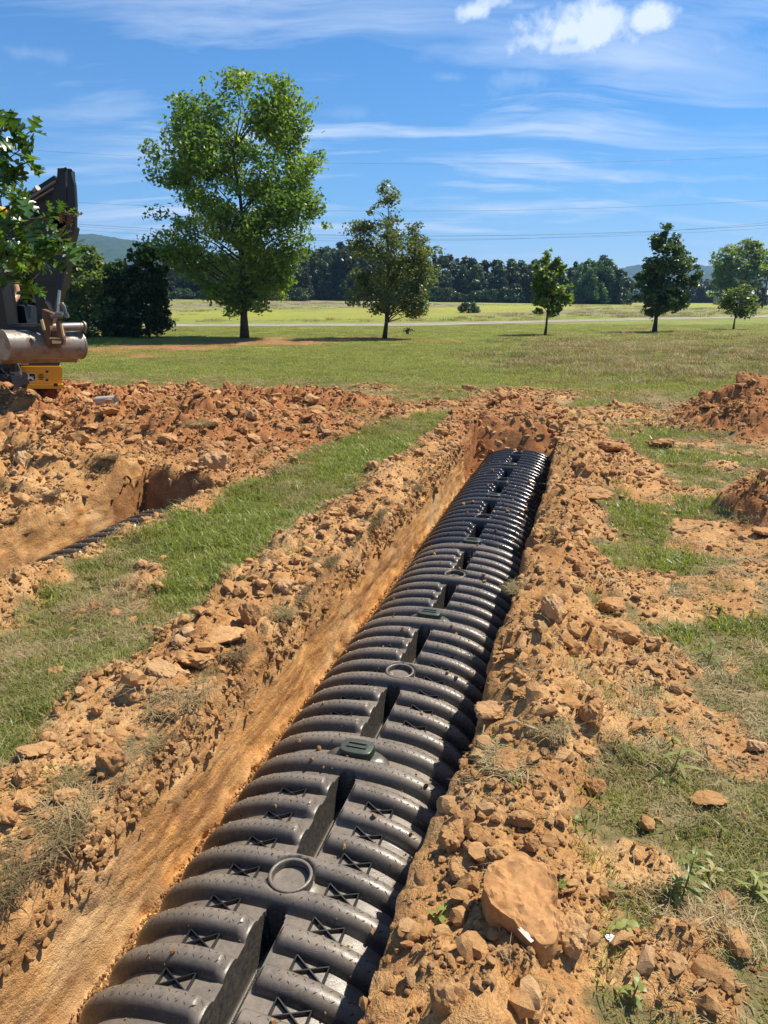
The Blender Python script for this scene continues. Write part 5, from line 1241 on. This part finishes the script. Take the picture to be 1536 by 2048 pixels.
# ------------------------------------------------------------------ power lines, poles, mast, barn
M['wire'] = material('wire', (.09, .09, .10), .6)[0]; M['pole'] = material('pole_wood', (.075, .06, .05), .9)[0]
def wire(pts, y0, rad, label):
    xs = np.array([a for a, b_ in pts], float); ys = np.array([b_ for a, b_ in pts], float); co = np.polyfit(xs, ys, 2); P = [pw(a, np.polyval(co, a), y0) for a in np.linspace(-500, 2000, 60)]
    q = MB(); q.tube([tuple(p_) for p_ in P], rad, 5, False); tag(q.build('power_line', M['wire'], None, True), label, 'power line', 'power lines')
wire([(75, 301), (620, 325), (1536, 312)], 66, .007, 'topmost faint power line crossing the sky')
wire([(155, 405), (870, 422), (1536, 401)], 66, .008, 'second power line from the top, crossing above the thin tree')
wire([(150, 448), (650, 470), (1536, 450)], 66, .013, 'thick third power line just above the woodland')
wire([(150, 452), (650, 476), (1536, 456)], 66, .008, 'thin lowest power line hanging close under the thick one')
wire([(150, 460), (650, 479), (1100, 478), (1536, 444)], 66, .007, 'faint line crossing the thick one at the right')
def pole(px, pt, D, label):
    a = px2w(px, 600, D=D); z0 = float(lawn_h(np.array([a.x]), np.array([a.y]))[0]); H = pw(px, pt, a.y).z - z0; T = thing('utility_pole', label, 'pole', (a.x, a.y, z0))
    q = MB(); q.tube([(0, 0, -.3), (.25, 0, H)], [.16, .10], 8); q.build('post', M['pole'], T, True); q = MB(); q.box((.22, 0, H - .7), (2.0, .12, .14)); q.build('cross_arm', M['pole'], T)
pole(1507, 560, 120, 'left one of two far utility poles by the barn'); pole(1526, 552, 110, 'right one of two far utility poles, nearer and taller')
a = px2w(896, 520, D=420); q = MB(); q.tube([(0, 0, 0), (0, 0, pw(896, 506, a.y).z)], [.35, .2], 6); q.box((0, 0, pw(896, 509, a.y).z), (2.2, .3, .3))
tag(q.build('radio_mast', M['wire'], None, False, (a.x, a.y, 0)), 'thin radio mast above the woodland edge', 'mast')
a = px2w(1545, 600, D=175); z0 = float(lawn_h(np.array([a.x]), np.array([a.y]))[0]); T = thing('low_barn', 'long low grey roofed shed far right below the hills', 'shed', (a.x, a.y, z0))
q = MB(); q.box((0, 0, 1.1), (26, 8, 2.2)); q.build('wall', material('grey_boards', (.25, .24, .23), .8)[0], T)
q = MB(); q.prism([(-4.6, 0), (4.6, 0), (0, 1.3)], (0, 0, 2.2), (0, 1, 0), (0, 0, 1), 27); q.build('roof', material('tin_roof', (.42, .43, .45), .45)[0], T)
q = MB(); q.box((-11, -4.08, .8), (7, .1, 1.4)); q.build('white_door', material('white_paint', (.75, .75, .73), .5)[0], T)

# ------------------------------------------------------------------ excavator
def steel(name, base, rough, rust=0.0, metal=0.0):
    m, n, b = material(name, base, rough, metal); pos = n.new('ShaderNodeNewGeometry').outputs['Position']
    f = n.ramp(n.noise(pos, 9, 6, .7), [(.62 - .3 * rust, 0.0), (.72 - .2 * rust, 1.0)])
    n.set(b.inputs['Base Color'], n.mix(n.m('MULTIPLY', f, min(1, rust + .15)), base, (.16, .075, .035))); n.set(b.inputs['Roughness'], n.m('ADD', rough, n.m('MULTIPLY', f, .3), clamp=True))
    bump(n, b, n.noise(pos, 60, 4, .6), .002, .5); return m
M['xblack'] = steel('black_painted_steel', (.003, .004, .006), .5); M['xyel'] = steel('yellow_painted_steel', (.78, .36, .012), .35, .05)
M['xsteel'] = steel('worn_bucket_steel', (.23, .20, .165), .45, .5, .3); M['xrust'] = steel('rusty_linkage_steel', (.12, .070, .04), .6, .6, .3)
M['chrome'] = material('chrome_rod', (.62, .50, .38), .22, 1.0)[0]; M['xgrey'] = steel('grey_cast_steel', (.15, .15, .15), .4, .1, .5); M['xdark'] = material('dark_rubber', (.02, .02, .02), .7)[0]
M['deck'] = material('deck_metal', (.50, .52, .55), .4, .3)[0]; M['xedge'] = steel('yellowed_edge_steel', (.55, .42, .20), .4, .2)
YA, YB_, YC = 7.75, 8.15, 8.9     # bucket, arm, house distances
ex = thing('mini_excavator', 'yellow and black compact excavator with raised boom and curled ditching bucket behind the clay heap', 'excavator', pw(40, 800, YC) * 1)
exl = ex.location.copy()
def W3(px, py, y0): return pw(px, py, y0) - exl
def vp(q, poly, y0, th):
    P = [W3(a, b_, y0) for a, b_ in poly]; q.prism([(p.x, p.z) for p in P], (0, P[0].y, 0), (1, 0, 0), (0, 0, 1), th)
def rod(q, a, b_, r, n=12): q.tube([tuple(W3(*a)), tuple(W3(*b_))], r, n)
def part(q, nm, mt, par=ex, smooth=False):
    o = q.build(nm, M[mt], par, False)
    if smooth: smooth_by_angle(o.data, 40)
    else:
        pass
    return o
# boom: rises from the swing post at the left, knuckle beside the arm
q = MB(); vp(q, [(116, 354), (128, 372), (132, 420), (96, 452), (60, 470), (36, 452), (38, 410), (76, 380)], YB_ + .18, .20); vp(q, [(38, 408), (60, 470), (10, 560), (-30, 560), (-24, 500)], YB_ + .25, .20); vp(q, [(10, 558), (-30, 558), (-22, 700), (20, 735), (34, 700)], YB_ + .3, .22)
boom = part(q, 'boom', 'xblack', smooth=True)
q = MB(); rod(q, (50, 402, YB_ + .02), (112, 362, YB_ - .02), .013); rod(q, (62, 404, YB_ + .02), (108, 376, YB_ - .02), .010); rod(q, (70, 382, YB_ + .05), (76, 376, YB_ + .02), .03); part(q, 'hydraulic_hose', 'xgrey', boom, True)
q = MB(); rod(q, (20, 520, YB_ + .05), (70, 430, YB_ + .05), .055); part(q, 'lift_cylinder', 'xblack', boom, True)
# arm: two side plates with a recessed face between them at the top, then a tapering box
q = MB()
vp(q, [(117, 352), (124, 337), (132, 337), (135, 400), (132, 470), (116, 470), (104, 420)], YB_ + .02, .06)
vp(q, [(138, 337), (144, 344), (151, 371), (153.5, 412), (152, 460), (146, 473), (138, 470), (137, 400)], YB_ - .02, .06)
vp(q, [(124, 340), (141, 340), (146, 400), (144, 470), (118, 470)], YB_ + .16, .22)
vp(q, [(82, 446), (118, 430), (150, 455), (140, 500), (129, 578), (79, 578), (78, 500)], YB_ + .12, .26)
vp(q, [(79, 574), (127, 574), (112, 632), (84, 648)], YB_ + .06, .22)
arm = part(q, 'arm', 'xblack', smooth=True)
q = MB(); vp(q, [(131, 374), (139, 374), (142, 440), (140, 462), (133, 462), (132, 420)], YB_ + .03, .03); part(q, 'arm_face', 'xgrey', arm)
for (a, b_) in ((126, 341), (131, 338), (141, 341)):
    q = MB(); q.tube([tuple(W3(a, b_, YB_ - .08)), tuple(W3(a, b_, YB_ + .06))], .018, 10); part(q, 'pivot_pin', 'xblack', arm, True)
q = MB(); rod(q, (131, 500, YB_ - .14), (119, 580, YB_ - .20), .036, 14); cyl = part(q, 'bucket_cylinder', 'xblack', smooth=True)
q = MB(); rod(q, (119.5, 576, YB_ - .20), (115, 630, YB_ - .26), .017, 12); part(q, 'chrome_rod', 'chrome', cyl, True)
# linkage
q = MB()
for pts in ([(92, 603), (97, 607), (101, 615), (103, 622)], [(123, 606), (127, 612), (130, 621), (132, 630)]):
    q.tube([tuple(W3(a, b_, YA + .15)) for a, b_ in pts], [.018, .022, .022, .018], 8)
rod(q, (102, 633, YA + .1), (137, 631, YA + .1), .021, 12); rod(q, (112, 630, YA + .08), (126, 630, YA + .08), .034, 12); rod(q, (133, 625, YA + .1), (134, 636, YA + .1), .020, 10); rod(q, (66, 598, YB_), (76, 604, YB_), .030, 10)
part(q, 'link_pins', 'xgrey', smooth=True)
q = MB()
vp(q, [(88, 640), (100, 640), (104, 690), (92, 690)], YA + .10, .05); vp(q, [(113, 642), (121, 642), (130, 680), (128, 690), (119, 690)], YA + .06, .05); vp(q, [(92, 660), (126, 660), (128, 694), (90, 696)], YA + .16, .12); vp(q, [(88, 618), (112, 628), (108, 650), (88, 650)], YA + .22, .10)
lk = part(q, 'bucket_bracket', 'xrust')
q = MB(); vp(q, [(81, 640), (85, 638), (91, 660), (87, 661)], YA + .03, .02); vp(q, [(120, 648), (124, 648), (129, 672), (126, 674)], YA + .0, .02); vp(q, [(101, 674), (122, 676), (122, 678), (100, 678)], YA + .05, .04); vp(q, [(105, 680), (123, 682), (122, 687), (105, 687)], YA + .03, .03); vp(q, [(100, 651), (110, 653), (102, 660)], YA + .05, .02)
part(q, 'bright_edges', 'xedge', lk)
# bucket: curved shell, side plates, mouth tube
bu0, bu1 = W3(20, 690, YA - .12), W3(158, 690, YA + .56); bu0 += Vector((-.06, 0, 0))
ax = (bu1 - bu0); Lb = ax.length; axn = ax.normalized(); fwd = Vector((axn.y, -axn.x, 0)).normalized()
if fwd.y > 0: fwd = -fwd
prof = []
R0 = .160
for i in range(22):
    a = math.radians(118 - i * 11.0); prof.append((math.cos(a) * R0 * 1.0, math.sin(a) * R0 * .98))
prof += [(-.10, -.20), (-.25, -.14)]
V = []; 
outer = prof; inner = [(x_ * .93 - .004, z_ * .93) for x_, z_ in prof]
nP = len(prof)
for s_ in (0, 1):
    for x_, z_ in outer + inner: V.append(bu0 + ax * s_ + fwd * x_ + Vector((0, 0, z_)))
Q = []
for i in range(nP - 1):
    Q.append([i, i + 1, 2 * nP + i + 1, 2 * nP + i]); Q.append([nP + i + 1, nP + i, 3 * nP + i, 3 * nP + i + 1])
Q.append([0, 2 * nP, 3 * nP, nP]); Q.append([nP - 1, 2 * nP - 1, 4 * nP - 1, 3 * nP - 1])
q = MB(); q.add([tuple(v_) for v_ in V], Q); bk = part(q, 'bucket', 'xsteel', smooth=True)
for s_ in (-.012, 1.0):
    q = MB(); c_ = bu0 + ax * s_; q.prism([(x_ * 1.03, z_ * 1.03) for x_, z_ in prof], tuple(c_), tuple(fwd), (0, 0, 1), .018); part(q, 'side_plate', 'xsteel', bk)
q = MB(); q.tube([tuple(W3(90, 655, YA + .16)), tuple(W3(166, 653, YA + .50))], .046, 18); tb_ = part(q, 'top_tube', 'xsteel', bk, True)
q = MB(); q.tube([tuple(W3(165, 653, YA + .495)), tuple(W3(168, 653, YA + .51))], .062, 18); part(q, 'tube_end', 'xsteel', tb_, True)
q = MB(); vp(q, [(-12, 650), (80, 652), (84, 672), (-12, 672)], YA + .20, .25); part(q, 'mouth_bar', 'xblack', bk)
for k in range(5):
    q = MB(); c_ = bu0 + ax * (.08 + .21 * k) + fwd * -.27 + Vector((0, 0, -.14)); q.box(tuple(c_), (.06, .14, .03)); part(q, 'tooth', 'xgrey', bk)
# house: dark upper body, yellow front panel with lower lip, emblem, vent and tie holes; it stands square to the line of sight
PX_ = Vector((.885, .466, 0)); PN_ = np.array([-.466, .885, 0])
def WR(px, py, off=0.0):
    r_ = W3(px, py, YC) + exl - Vector((0, 0, CH)); P0_ = W3(80, 750, YC) + exl - Vector((0, 0, CH)); nn = Vector(PN_); p_ = r_ * (P0_.dot(nn) / r_.dot(nn)) + Vector((0, 0, CH)) - exl; return Vector((p_.x + PN_[0] * off, p_.y + PN_[1] * off, p_.z))
def plate(name, poly, off, mt, par, th=.006, sm=False):
    q = MB(); P = [WR(a, b_, off) for a, b_ in poly]; c0 = P[0]; q.prism([((p_ - c0).dot(PX_), p_.z - c0.z) for p_ in P], np.array(c0) + PN_ * th / 2, tuple(PX_), (0, 0, 1), th); return part(q, name, mt, par, sm)
def rc(a, b_, c_, d_, k=.8): return [(a + k, b_), (c_ - k, b_), (c_, b_ + k), (c_, d_ - k), (c_ - k, d_), (a + k, d_), (a, d_ - k), (a, b_ + k)]
plate('engine_cover', rc(36, 716, 120, 733, 2), .04, 'xdark', ex, .9, True)
yp = plate('front_panel', rc(41, 735, 124, 770), 0, 'xyel', ex, .9)
plate('lower_lip', rc(42, 768.5, 127, 777), -.03, 'xyel', yp, .6); plate('upper_lip', rc(42, 732.5, 122, 735.5, .5), -.012, 'xyel', yp, .5)
plate('latch', rc(107, 766, 115, 772, .5), -.045, 'xblack', yp, .02)
def rrect(cx_, cy_, w, h, k=.5, n=24): return [(cx_ + math.copysign(abs(math.cos(a)) ** k, math.cos(a)) * w, cy_ - math.copysign(abs(math.sin(a)) ** k, math.sin(a)) * h) for a in [i * math.tau / n for i in range(n)]]
M['white'] = material('white_print', (.75, .74, .68), .5)[0]
plate('emblem', rrect(61.5, 755, 10.2, 8.6), -.003, 'white', yp, .004); plate('emblem_ground', rrect(61.5, 755, 9.3, 7.7), -.006, 'xdark', yp, .004)
dq = MB()
for poly in ([(54.5, 755.5), (57, 753), (63.5, 753.2), (65.5, 755), (63, 757.4), (57.5, 757.6)],   # body
             [(56, 754.5), (55.2, 751), (56.4, 749), (58, 749.3), (58.4, 751), (59.4, 753.6)],     # neck and head
             [(55.6, 749.6), (54.6, 747.6), (55.4, 747.2), (56.8, 749.2)], [(57.2, 749.2), (57.8, 746.6), (58.8, 746.8), (58.2, 749.4)], # antlers
             [(55.5, 756.6), (57.2, 757.4), (54.4, 760.6), (53.4, 760)], [(57, 757), (58.8, 757.4), (57.4, 761), (56.4, 760.6)],  # forelegs
             [(63, 756.5), (65.4, 755.2), (69, 759.5), (68, 760.4)], [(62, 757), (64, 757), (66.6, 761), (65.4, 761.4)], [(65, 754), (67.4, 752), (66.6, 754.8)]): # hind legs, tail
    P = [WR(a, b_, -.010) for a, b_ in poly]; c0 = P[0]; dq.prism([((p_ - c0).dot(PX_), p_.z - c0.z) for p_ in P], np.array(c0) + PN_ * .002, tuple(PX_), (0, 0, 1), .004)
part(dq, 'leaping_deer', 'white', yp)
for k, (hw_, yy_) in enumerate([(4.0, 748.6), (6.4, 751.9), (6.4, 755.2), (4.0, 758.4)]): plate('vent_slot', rrect(82, yy_, hw_, .95, .7, 16), -.004, 'xdark', yp, .006)
for yy_ in (743.2, 760):
    plate('tie_ring', rrect(94, yy_, 4.2, 3.9, 1, 18), -.006, 'xedge', yp, .008); plate('tie_hole', rrect(94, yy_, 2.8, 2.6, 1, 18), -.009, 'xdark', yp, .006)
plate('sticker', [(36, 724), (57, 724), (57, 729), (36, 729)], .030, 'white', ex); plate('sticker_print', [(42, 725), (56, 725), (56, 728), (42, 728)], .026, 'xrust', ex)
# swing frame and post, lower left
q = MB(); vp(q, [(-40, 730), (38, 748), (44, 770), (40, 785), (-40, 790)], YC - .25, .4); vp(q, [(-10, 700), (20, 700), (30, 745), (-10, 745)], YC - .2, .25); part(q, 'swing_frame', 'xblack')
q = MB(); rod(q, (25, 715, YC - .35), (26, 742, YC - .35), .045, 14); part(q, 'swing_post', 'xblack', smooth=True)
q = MB(); q.tube([tuple(W3(a, b_, YC - .42)) for a, b_ in ((2, 735), (8, 744), (14, 746))], .012, 8); q.tube([tuple(W3(a, b_, YC - .42)) for a, b_ in ((32, 724), (38, 734), (41, 744))], .012, 8); vp(q, [(30, 745), (41, 742), (42, 750), (33, 752)], YC - .44, .05)
for (a, b_) in ((12, 752), (39, 751)):
    q.tube([tuple(W3(a + 4 * math.cos(t_), b_ + 3.4 * math.sin(t_), YC - .46)) for t_ in np.linspace(0, 6.3, 12)], .006, 6)
part(q, 'hose_fitting', 'xgrey', smooth=True)
q = MB(); vp(q, [(32, 790), (55, 789), (50, 797), (38, 800)], YC - .3, .2); part(q, 'blade_arm', 'deck')
# tracks behind the heap
for x0_, x1_ in ((-80, -20), (8, 44)):
    q = MB(); A, B2 = W3(x0_, 782, YC + .2), W3(x1_, 842, YC + .2); cxm = (A.x + B2.x) / 2; wz = A.z - B2.z
    ring_ = [(math.cos(t_), math.sin(t_)) for t_ in np.linspace(0, math.tau, 24, endpoint=False)]
    q.prism([(.75 * np.sign(c_) * (abs(c_) > .02) + c_ * wz / 2, s_ * wz / 2) for c_, s_ in ring_], (cxm, A.y + .7, (A.z + B2.z) / 2), (0, 1, 0), (0, 0, 1), B2.x - A.x); part(q, 'track', 'xdark')
# cab: floor, posts, seat, control console, canopy
q = MB(); vp(q, [(-60, 646), (80, 646), (80, 655), (-60, 655)], YC, .9); vp(q, [(-60, 655), (38, 655), (38, 735), (-60, 735)], YC + .35, .5); part(q, 'cab_floor', 'xblack')
for a, y_ in ((32, YC - .1), (-70, YC - .1), (32, YC + .95), (-70, YC + .95)):
    q = MB(); P0, P1 = W3(a, 648, y_), W3(a, 500 if a > 0 else 500, y_); P1.x = P0.x; q.box(((P0.x), P0.y, (P0.z + P1.z) / 2 + .3), (.055, .07, P1.z - P0.z + .6), bev=.01); part(q, 'cab_post', 'xblack')
P0 = W3(-19, 430, YC + .4); q = MB(); q.box(tuple(P0), (.85, 1.25, .08), bev=.03); part(q, 'canopy_roof', 'xyel')
q = MB(); vp(q, [(-28, 625), (22, 625), (24, 646), (-28, 646)], YC + .35, .45); vp(q, [(-28, 560), (20, 560), (24, 632), (-28, 632)], YC + .62, .14); part(q, 'seat', 'xdark')
q = MB(); vp(q, [(46, 610), (60, 612), (66, 646), (40, 646)], YC + .1, .3); rod(q, (52, 612, YC), (53, 594, YC), .016); rod(q, (54, 600, YC + .1), (60, 600, YC + .1), .03); part(q, 'control_console', 'xblack')
q = MB(); vp(q, [(58, 520), (76, 518), (80, 600), (60, 606)], YC + .1, .08); part(q, 'hose_guard', 'xblack')

# ------------------------------------------------------------------ operator, mostly hidden by leaves and the cab post
pz = W3(10, 640, YC + .25) + exl
op = thing('person', 'seated operator in a dark top with bare forearm resting on the striped knee', 'person', pz)
def skin_mesh(name, joints, edges, mt, par):
    me = bpy.data.meshes.new(name); me.from_pydata([j[:3] for j in joints], edges, []); o = obj(name, me, mt, par)
    o.modifiers.new('skin', 'SKIN')
    for v_, j in zip(me.skin_vertices[0].data, joints): v_.radius = (j[3], j[3] * (j[4] if len(j) > 4 else 1))
    me.skin_vertices[0].data[0].use_root = True
    sb = o.modifiers.new('sub', 'SUBSURF'); sb.levels = sb.render_levels = 2; return o
M['skin'] = material('skin', (.52, .27, .17), .5)[0]; M['shirt'] = material('dark_shirt', (.02, .022, .028), .9)[0]; M['jeans'] = material('blue_jeans', (.045, .06, .12), .9)[0]
# person faces the viewer (-Y); right hand side of the picture is +X
J = [(0, 0, .10, .13, .8), (0, .02, .30, .14, .75), (0, .02, .50, .15, .7), (0, .0, .60, .055), (0, -.02, .70, .055), (0, -.02, .78, .085, 1.1), (0, -.02, .88, .075, 1.1),
     (.17, .01, .53, .055), (.215, -.03, .30, .045), (.20, -.24, .16, .033), (.19, -.31, .135, .030),
     (-.17, .01, .53, .055), (-.22, -.03, .30, .045), (-.18, -.22, .19, .033), (-.17, -.29, .17, .030),
     (.10, -.05, .07, .085), (.14, -.42, .10, .07), (.14, -.45, -.25, .05), (.14, -.55, -.30, .04), (-.10, -.05, .07, .085), (-.14, -.42, .10, .07), (-.14, -.45, -.25, .05), (-.14, -.55, -.30, .04)]
E_ = [(0, 1), (1, 2), (2, 3), (3, 4), (4, 5), (5, 6), (2, 7), (7, 8), (8, 9), (9, 10), (2, 11), (11, 12), (12, 13), (13, 14), (0, 15), (15, 16), (16, 17), (17, 18), (0, 19), (19, 20), (20, 21), (21, 22)]
skin_mesh('body', J, E_, M['skin'], op)
up_ = lambda js, k: [(a, b_, c_, r_ * k, *rest_) for (a, b_, c_, r_, *rest_) in js]
skin_mesh('shirt', up_([J[0], J[1], J[2], (0, .01, .57, .075), (.17, .01, .53, .055), (.20, -.01, .40, .052), (-.17, .01, .53, .055), (-.20, -.01, .40, .052)], 1.10), [(0, 1), (1, 2), (2, 3), (2, 4), (4, 5), (2, 6), (6, 7)], M['shirt'], op)
skin_mesh('jeans', up_([J[0], J[15], J[16], (.14, -.45, -.22, .055), J[19], J[20], (-.14, -.45, -.22, .055)], 1.12), [(0, 1), (1, 2), (2, 3), (0, 4), (4, 5), (5, 6)], M['jeans'], op)
for s_ in (1, -1):
    hx, hy, hz = (J[10] if s_ > 0 else J[14])[:3]
    for k in range(4):
        a = (k - 1.5) * .018; L_ = [.062, .072, .068, .054][k]
        skin_mesh('finger', [(hx + a, hy + .02, hz, .010), (hx + a * 1.1, hy - .035, hz + .006, .009), (hx + a * 1.15, hy - .035 - L_ * .5, hz - .012, .008), (hx + a * 1.1, hy - .03 - L_ * .7, hz - .034, .007)], [(0, 1), (1, 2), (2, 3)], M['skin'], op)
    skin_mesh('thumb', [(hx - s_ * .015, hy + .01, hz, .011), (hx - s_ * .045, hy - .015, hz + .002, .010), (hx - s_ * .05, hy - .045, hz - .008, .008)], [(0, 1), (1, 2)], M['skin'], op)
q = MB(); q.lathe([(0, .98), (.06, .97), (.095, .93), (.10, .86), (.098, .84)], (0, -.015, 0), 18); q.box((0, -.14, .855), (.13, .11, .012), bev=.004); q.build('cap', M['shirt'], op, True)
q = MB()
for s_ in (-1, 1): q.lathe([(0, -.011), (.009, -.006), (.011, 0), (.009, .006), (0, .011)], (s_ * .032, -.108, .83), 10)
q.build('eyes', M['white'], op, True)
q = MB(); q.prism([(-.012, 0), (.012, 0), (.004, .045), (-.004, .045)], (0, -.118, .79), (1, 0, 0), (0, 0, 1), .03); q.build('nose', M['skin'], op, True)
q = MB()
for k in range(5): q.box((.14, -.30 - .035 * k, .178 - .002 * k), (.13, .016, .012), Euler((0, 0, .3)).to_matrix(), bev=.004)
q.build('white_stripes', M['white'], op)

# ------------------------------------------------------------------ oak branch reaching in from the left
OX = px2w(-900, 1100, 0); oak = thing('oak_tree', 'oak tree just outside the left edge whose leafy branch hangs before the excavator', 'tree', (OX.x - .3, 3.9, 0))
ol = oak.location.copy()
q = MB(); q.tube([(0, 0, -.1), (.03, .02, .9), (0, .05, 2.0), (.05, 0, 3.4)], [.13, .10, .085, .06], 12); q.build('trunk', M['bark'], oak, True)
def PL(px, py, D): return px2w(px, py, D=D) - ol
TW = [[(-420, 520, 4.2), (-150, 470, 4.1), (-40, 420, 4.0), (0, 400, 4.0)], [(-120, 440, 4.0), (-40, 330, 3.9), (30, 285, 3.85), (62, 262, 3.8)], [(-100, 430, 4.0), (-20, 370, 3.9), (40, 330, 3.8), (60, 322, 3.8)],
      [(-150, 470, 4.1), (-30, 450, 3.9), (50, 448, 3.8), (100, 432, 3.75), (148, 424, 3.7)], [(-60, 450, 4.0), (10, 420, 3.9), (45, 385, 3.9)], [(-150, 470, 4.1), (-40, 480, 4.0), (50, 480, 3.9), (105, 478, 3.85), (138, 490, 3.8)],
      [(-40, 480, 4.0), (20, 510, 3.9), (70, 520, 3.85), (100, 505, 3.85)], [(-100, 490, 4.1), (-20, 540, 4.0), (40, 560, 3.9), (62, 572, 3.9)], [(-60, 330, 3.9), (-10, 270, 3.9), (25, 250, 3.85)], [(-40, 500, 4.0), (20, 540, 4.1), (50, 520, 4.1)], [(-60, 380, 4.0), (-10, 350, 4.1), (25, 370, 4.1)], [(-60, 420, 4.1), (0, 470, 4.2), (30, 500, 4.2)], [(-60, 400, 3.8), (0, 330, 3.8), (40, 300, 3.8)]]
q = MB()
for i, tw in enumerate(TW): q.tube([tuple(PL(*p_)) for p_ in tw], np.linspace(.012 if i == 0 else .0055, .0022, len(tw)), 6)
q.tube([(0.02, 0, 1.5)] + [tuple(PL(-420, 520, 4.2))], [.035, .013], 8); q.build('branch', M['bark'], oak, True)
out = [(0, 0), (.06, .02), (.10, .10), (.30, .16), (.24, .24), (.12, .30), (.14, .36), (.42, .46), (.50, .60), (.36, .56), (.16, .56), (.15, .62), (.36, .78), (.30, .84), (.14, .78), (.10, .88), (0, 1.0)]
Vv = []; Qv = []; n0 = len(out)
for x_, y_ in out: Vv.append((0, y_, -.10 * y_ * y_))
for sg in (1, -1):
    for x_, y_ in out: Vv.append((sg * x_ * .9, y_, -.10 * y_ * y_ + .16 * abs(x_)))
for k in range(n0 - 1):
    Qv.append([k, n0 + k, n0 + k + 1, k + 1]); Qv.append([k + 1, 2 * n0 + k + 1, 2 * n0 + k, k])
lm_ = npmesh('oak_leaf', Vv, np.array(Qv), True)
def oakmat(name, cols):
    m = leaf_material(name, cols, .40, .30, .6, objrand=False); t = m.node_tree; 
    for nd in t.nodes:
        if nd.type == 'ATTRIBUTE':
            oi_ = t.nodes.new('ShaderNodeObjectInfo'); dst = [l_.to_socket for l_ in nd.outputs['Fac'].links]
            for d_ in dst: t.links.new(oi_.outputs['Random'], d_)
    return m
om = oakmat('oak_leaf_green', [(.03, .08, .015), (.055, .13, .022), (.13, .22, .035), (.045, .11, .022)]); ob = oakmat('oak_leaf_brown', [(.16, .075, .03), (.25, .14, .06), (.12, .09, .04)])
lm_.materials.append(om); lb_ = lm_.copy(); lb_.materials.clear(); lb_.materials.append(ob)
r = np.random.default_rng(44); cnt = 0
for i, tw in enumerate(TW):
    P = [PL(*p_) for p_ in tw]; L_ = sum((P[k + 1] - P[k]).length for k in range(len(P) - 1)); nl = int(L_ / .021)
    for k in range(nl):
        f = k / max(1, nl - 1) * (len(P) - 1); a = min(int(f), len(P) - 2); c = P[a].lerp(P[a + 1], f - a)
        if (c + ol).x < px2w(-70, 500, D=4.0).x or (i == 0 and k % 2): continue
        if cnt >= 296: break
        tip = i == 3 and f > 2.6
        d = (P[a + 1] - P[a]).normalized() * .6 + Vector(r.normal(size=3)) * .75 + Vector((0, 0, -.35)); d.normalize()
        o = bpy.data.objects.new('leaf', lb_ if tip and r.uniform() < .4 else lm_); COL.objects.link(o); o.parent = oak; o.location = c + Vector(r.normal(size=3)) * .012
        rot = d.to_track_quat('Y', 'Z').to_matrix() @ Matrix.Rotation(r.uniform(-1.1, 1.1), 3, 'Y'); o.rotation_euler = rot.to_euler(); s_ = r.uniform(.085, .13) * (.6 if tip else 1); o.scale = (s_ * .95, s_, s_); cnt += 1
print('leaves', cnt)

# ------------------------------------------------------------------ air
hz = MB(); hz.box((0, 2200, 170), (9000, 4800, 360)); hme = hz.mesh('haze'); hm = bpy.data.materials.new('haze_air'); hm.use_nodes = True; hn = NT(hm.node_tree); hn.n.clear()
pv = hn.new('ShaderNodeVolumePrincipled'); pv.inputs['Color'].default_value = (.36, .62, 1, 1); pv.inputs['Density'].default_value = .00022; pv.inputs['Anisotropy'].default_value = .1
oo = hn.new('ShaderNodeOutputMaterial'); hn.l.new(pv.outputs[0], oo.inputs['Volume'])
tag(obj('haze', hme, hm), 'thin blue summer haze over the valley', kind='stuff')
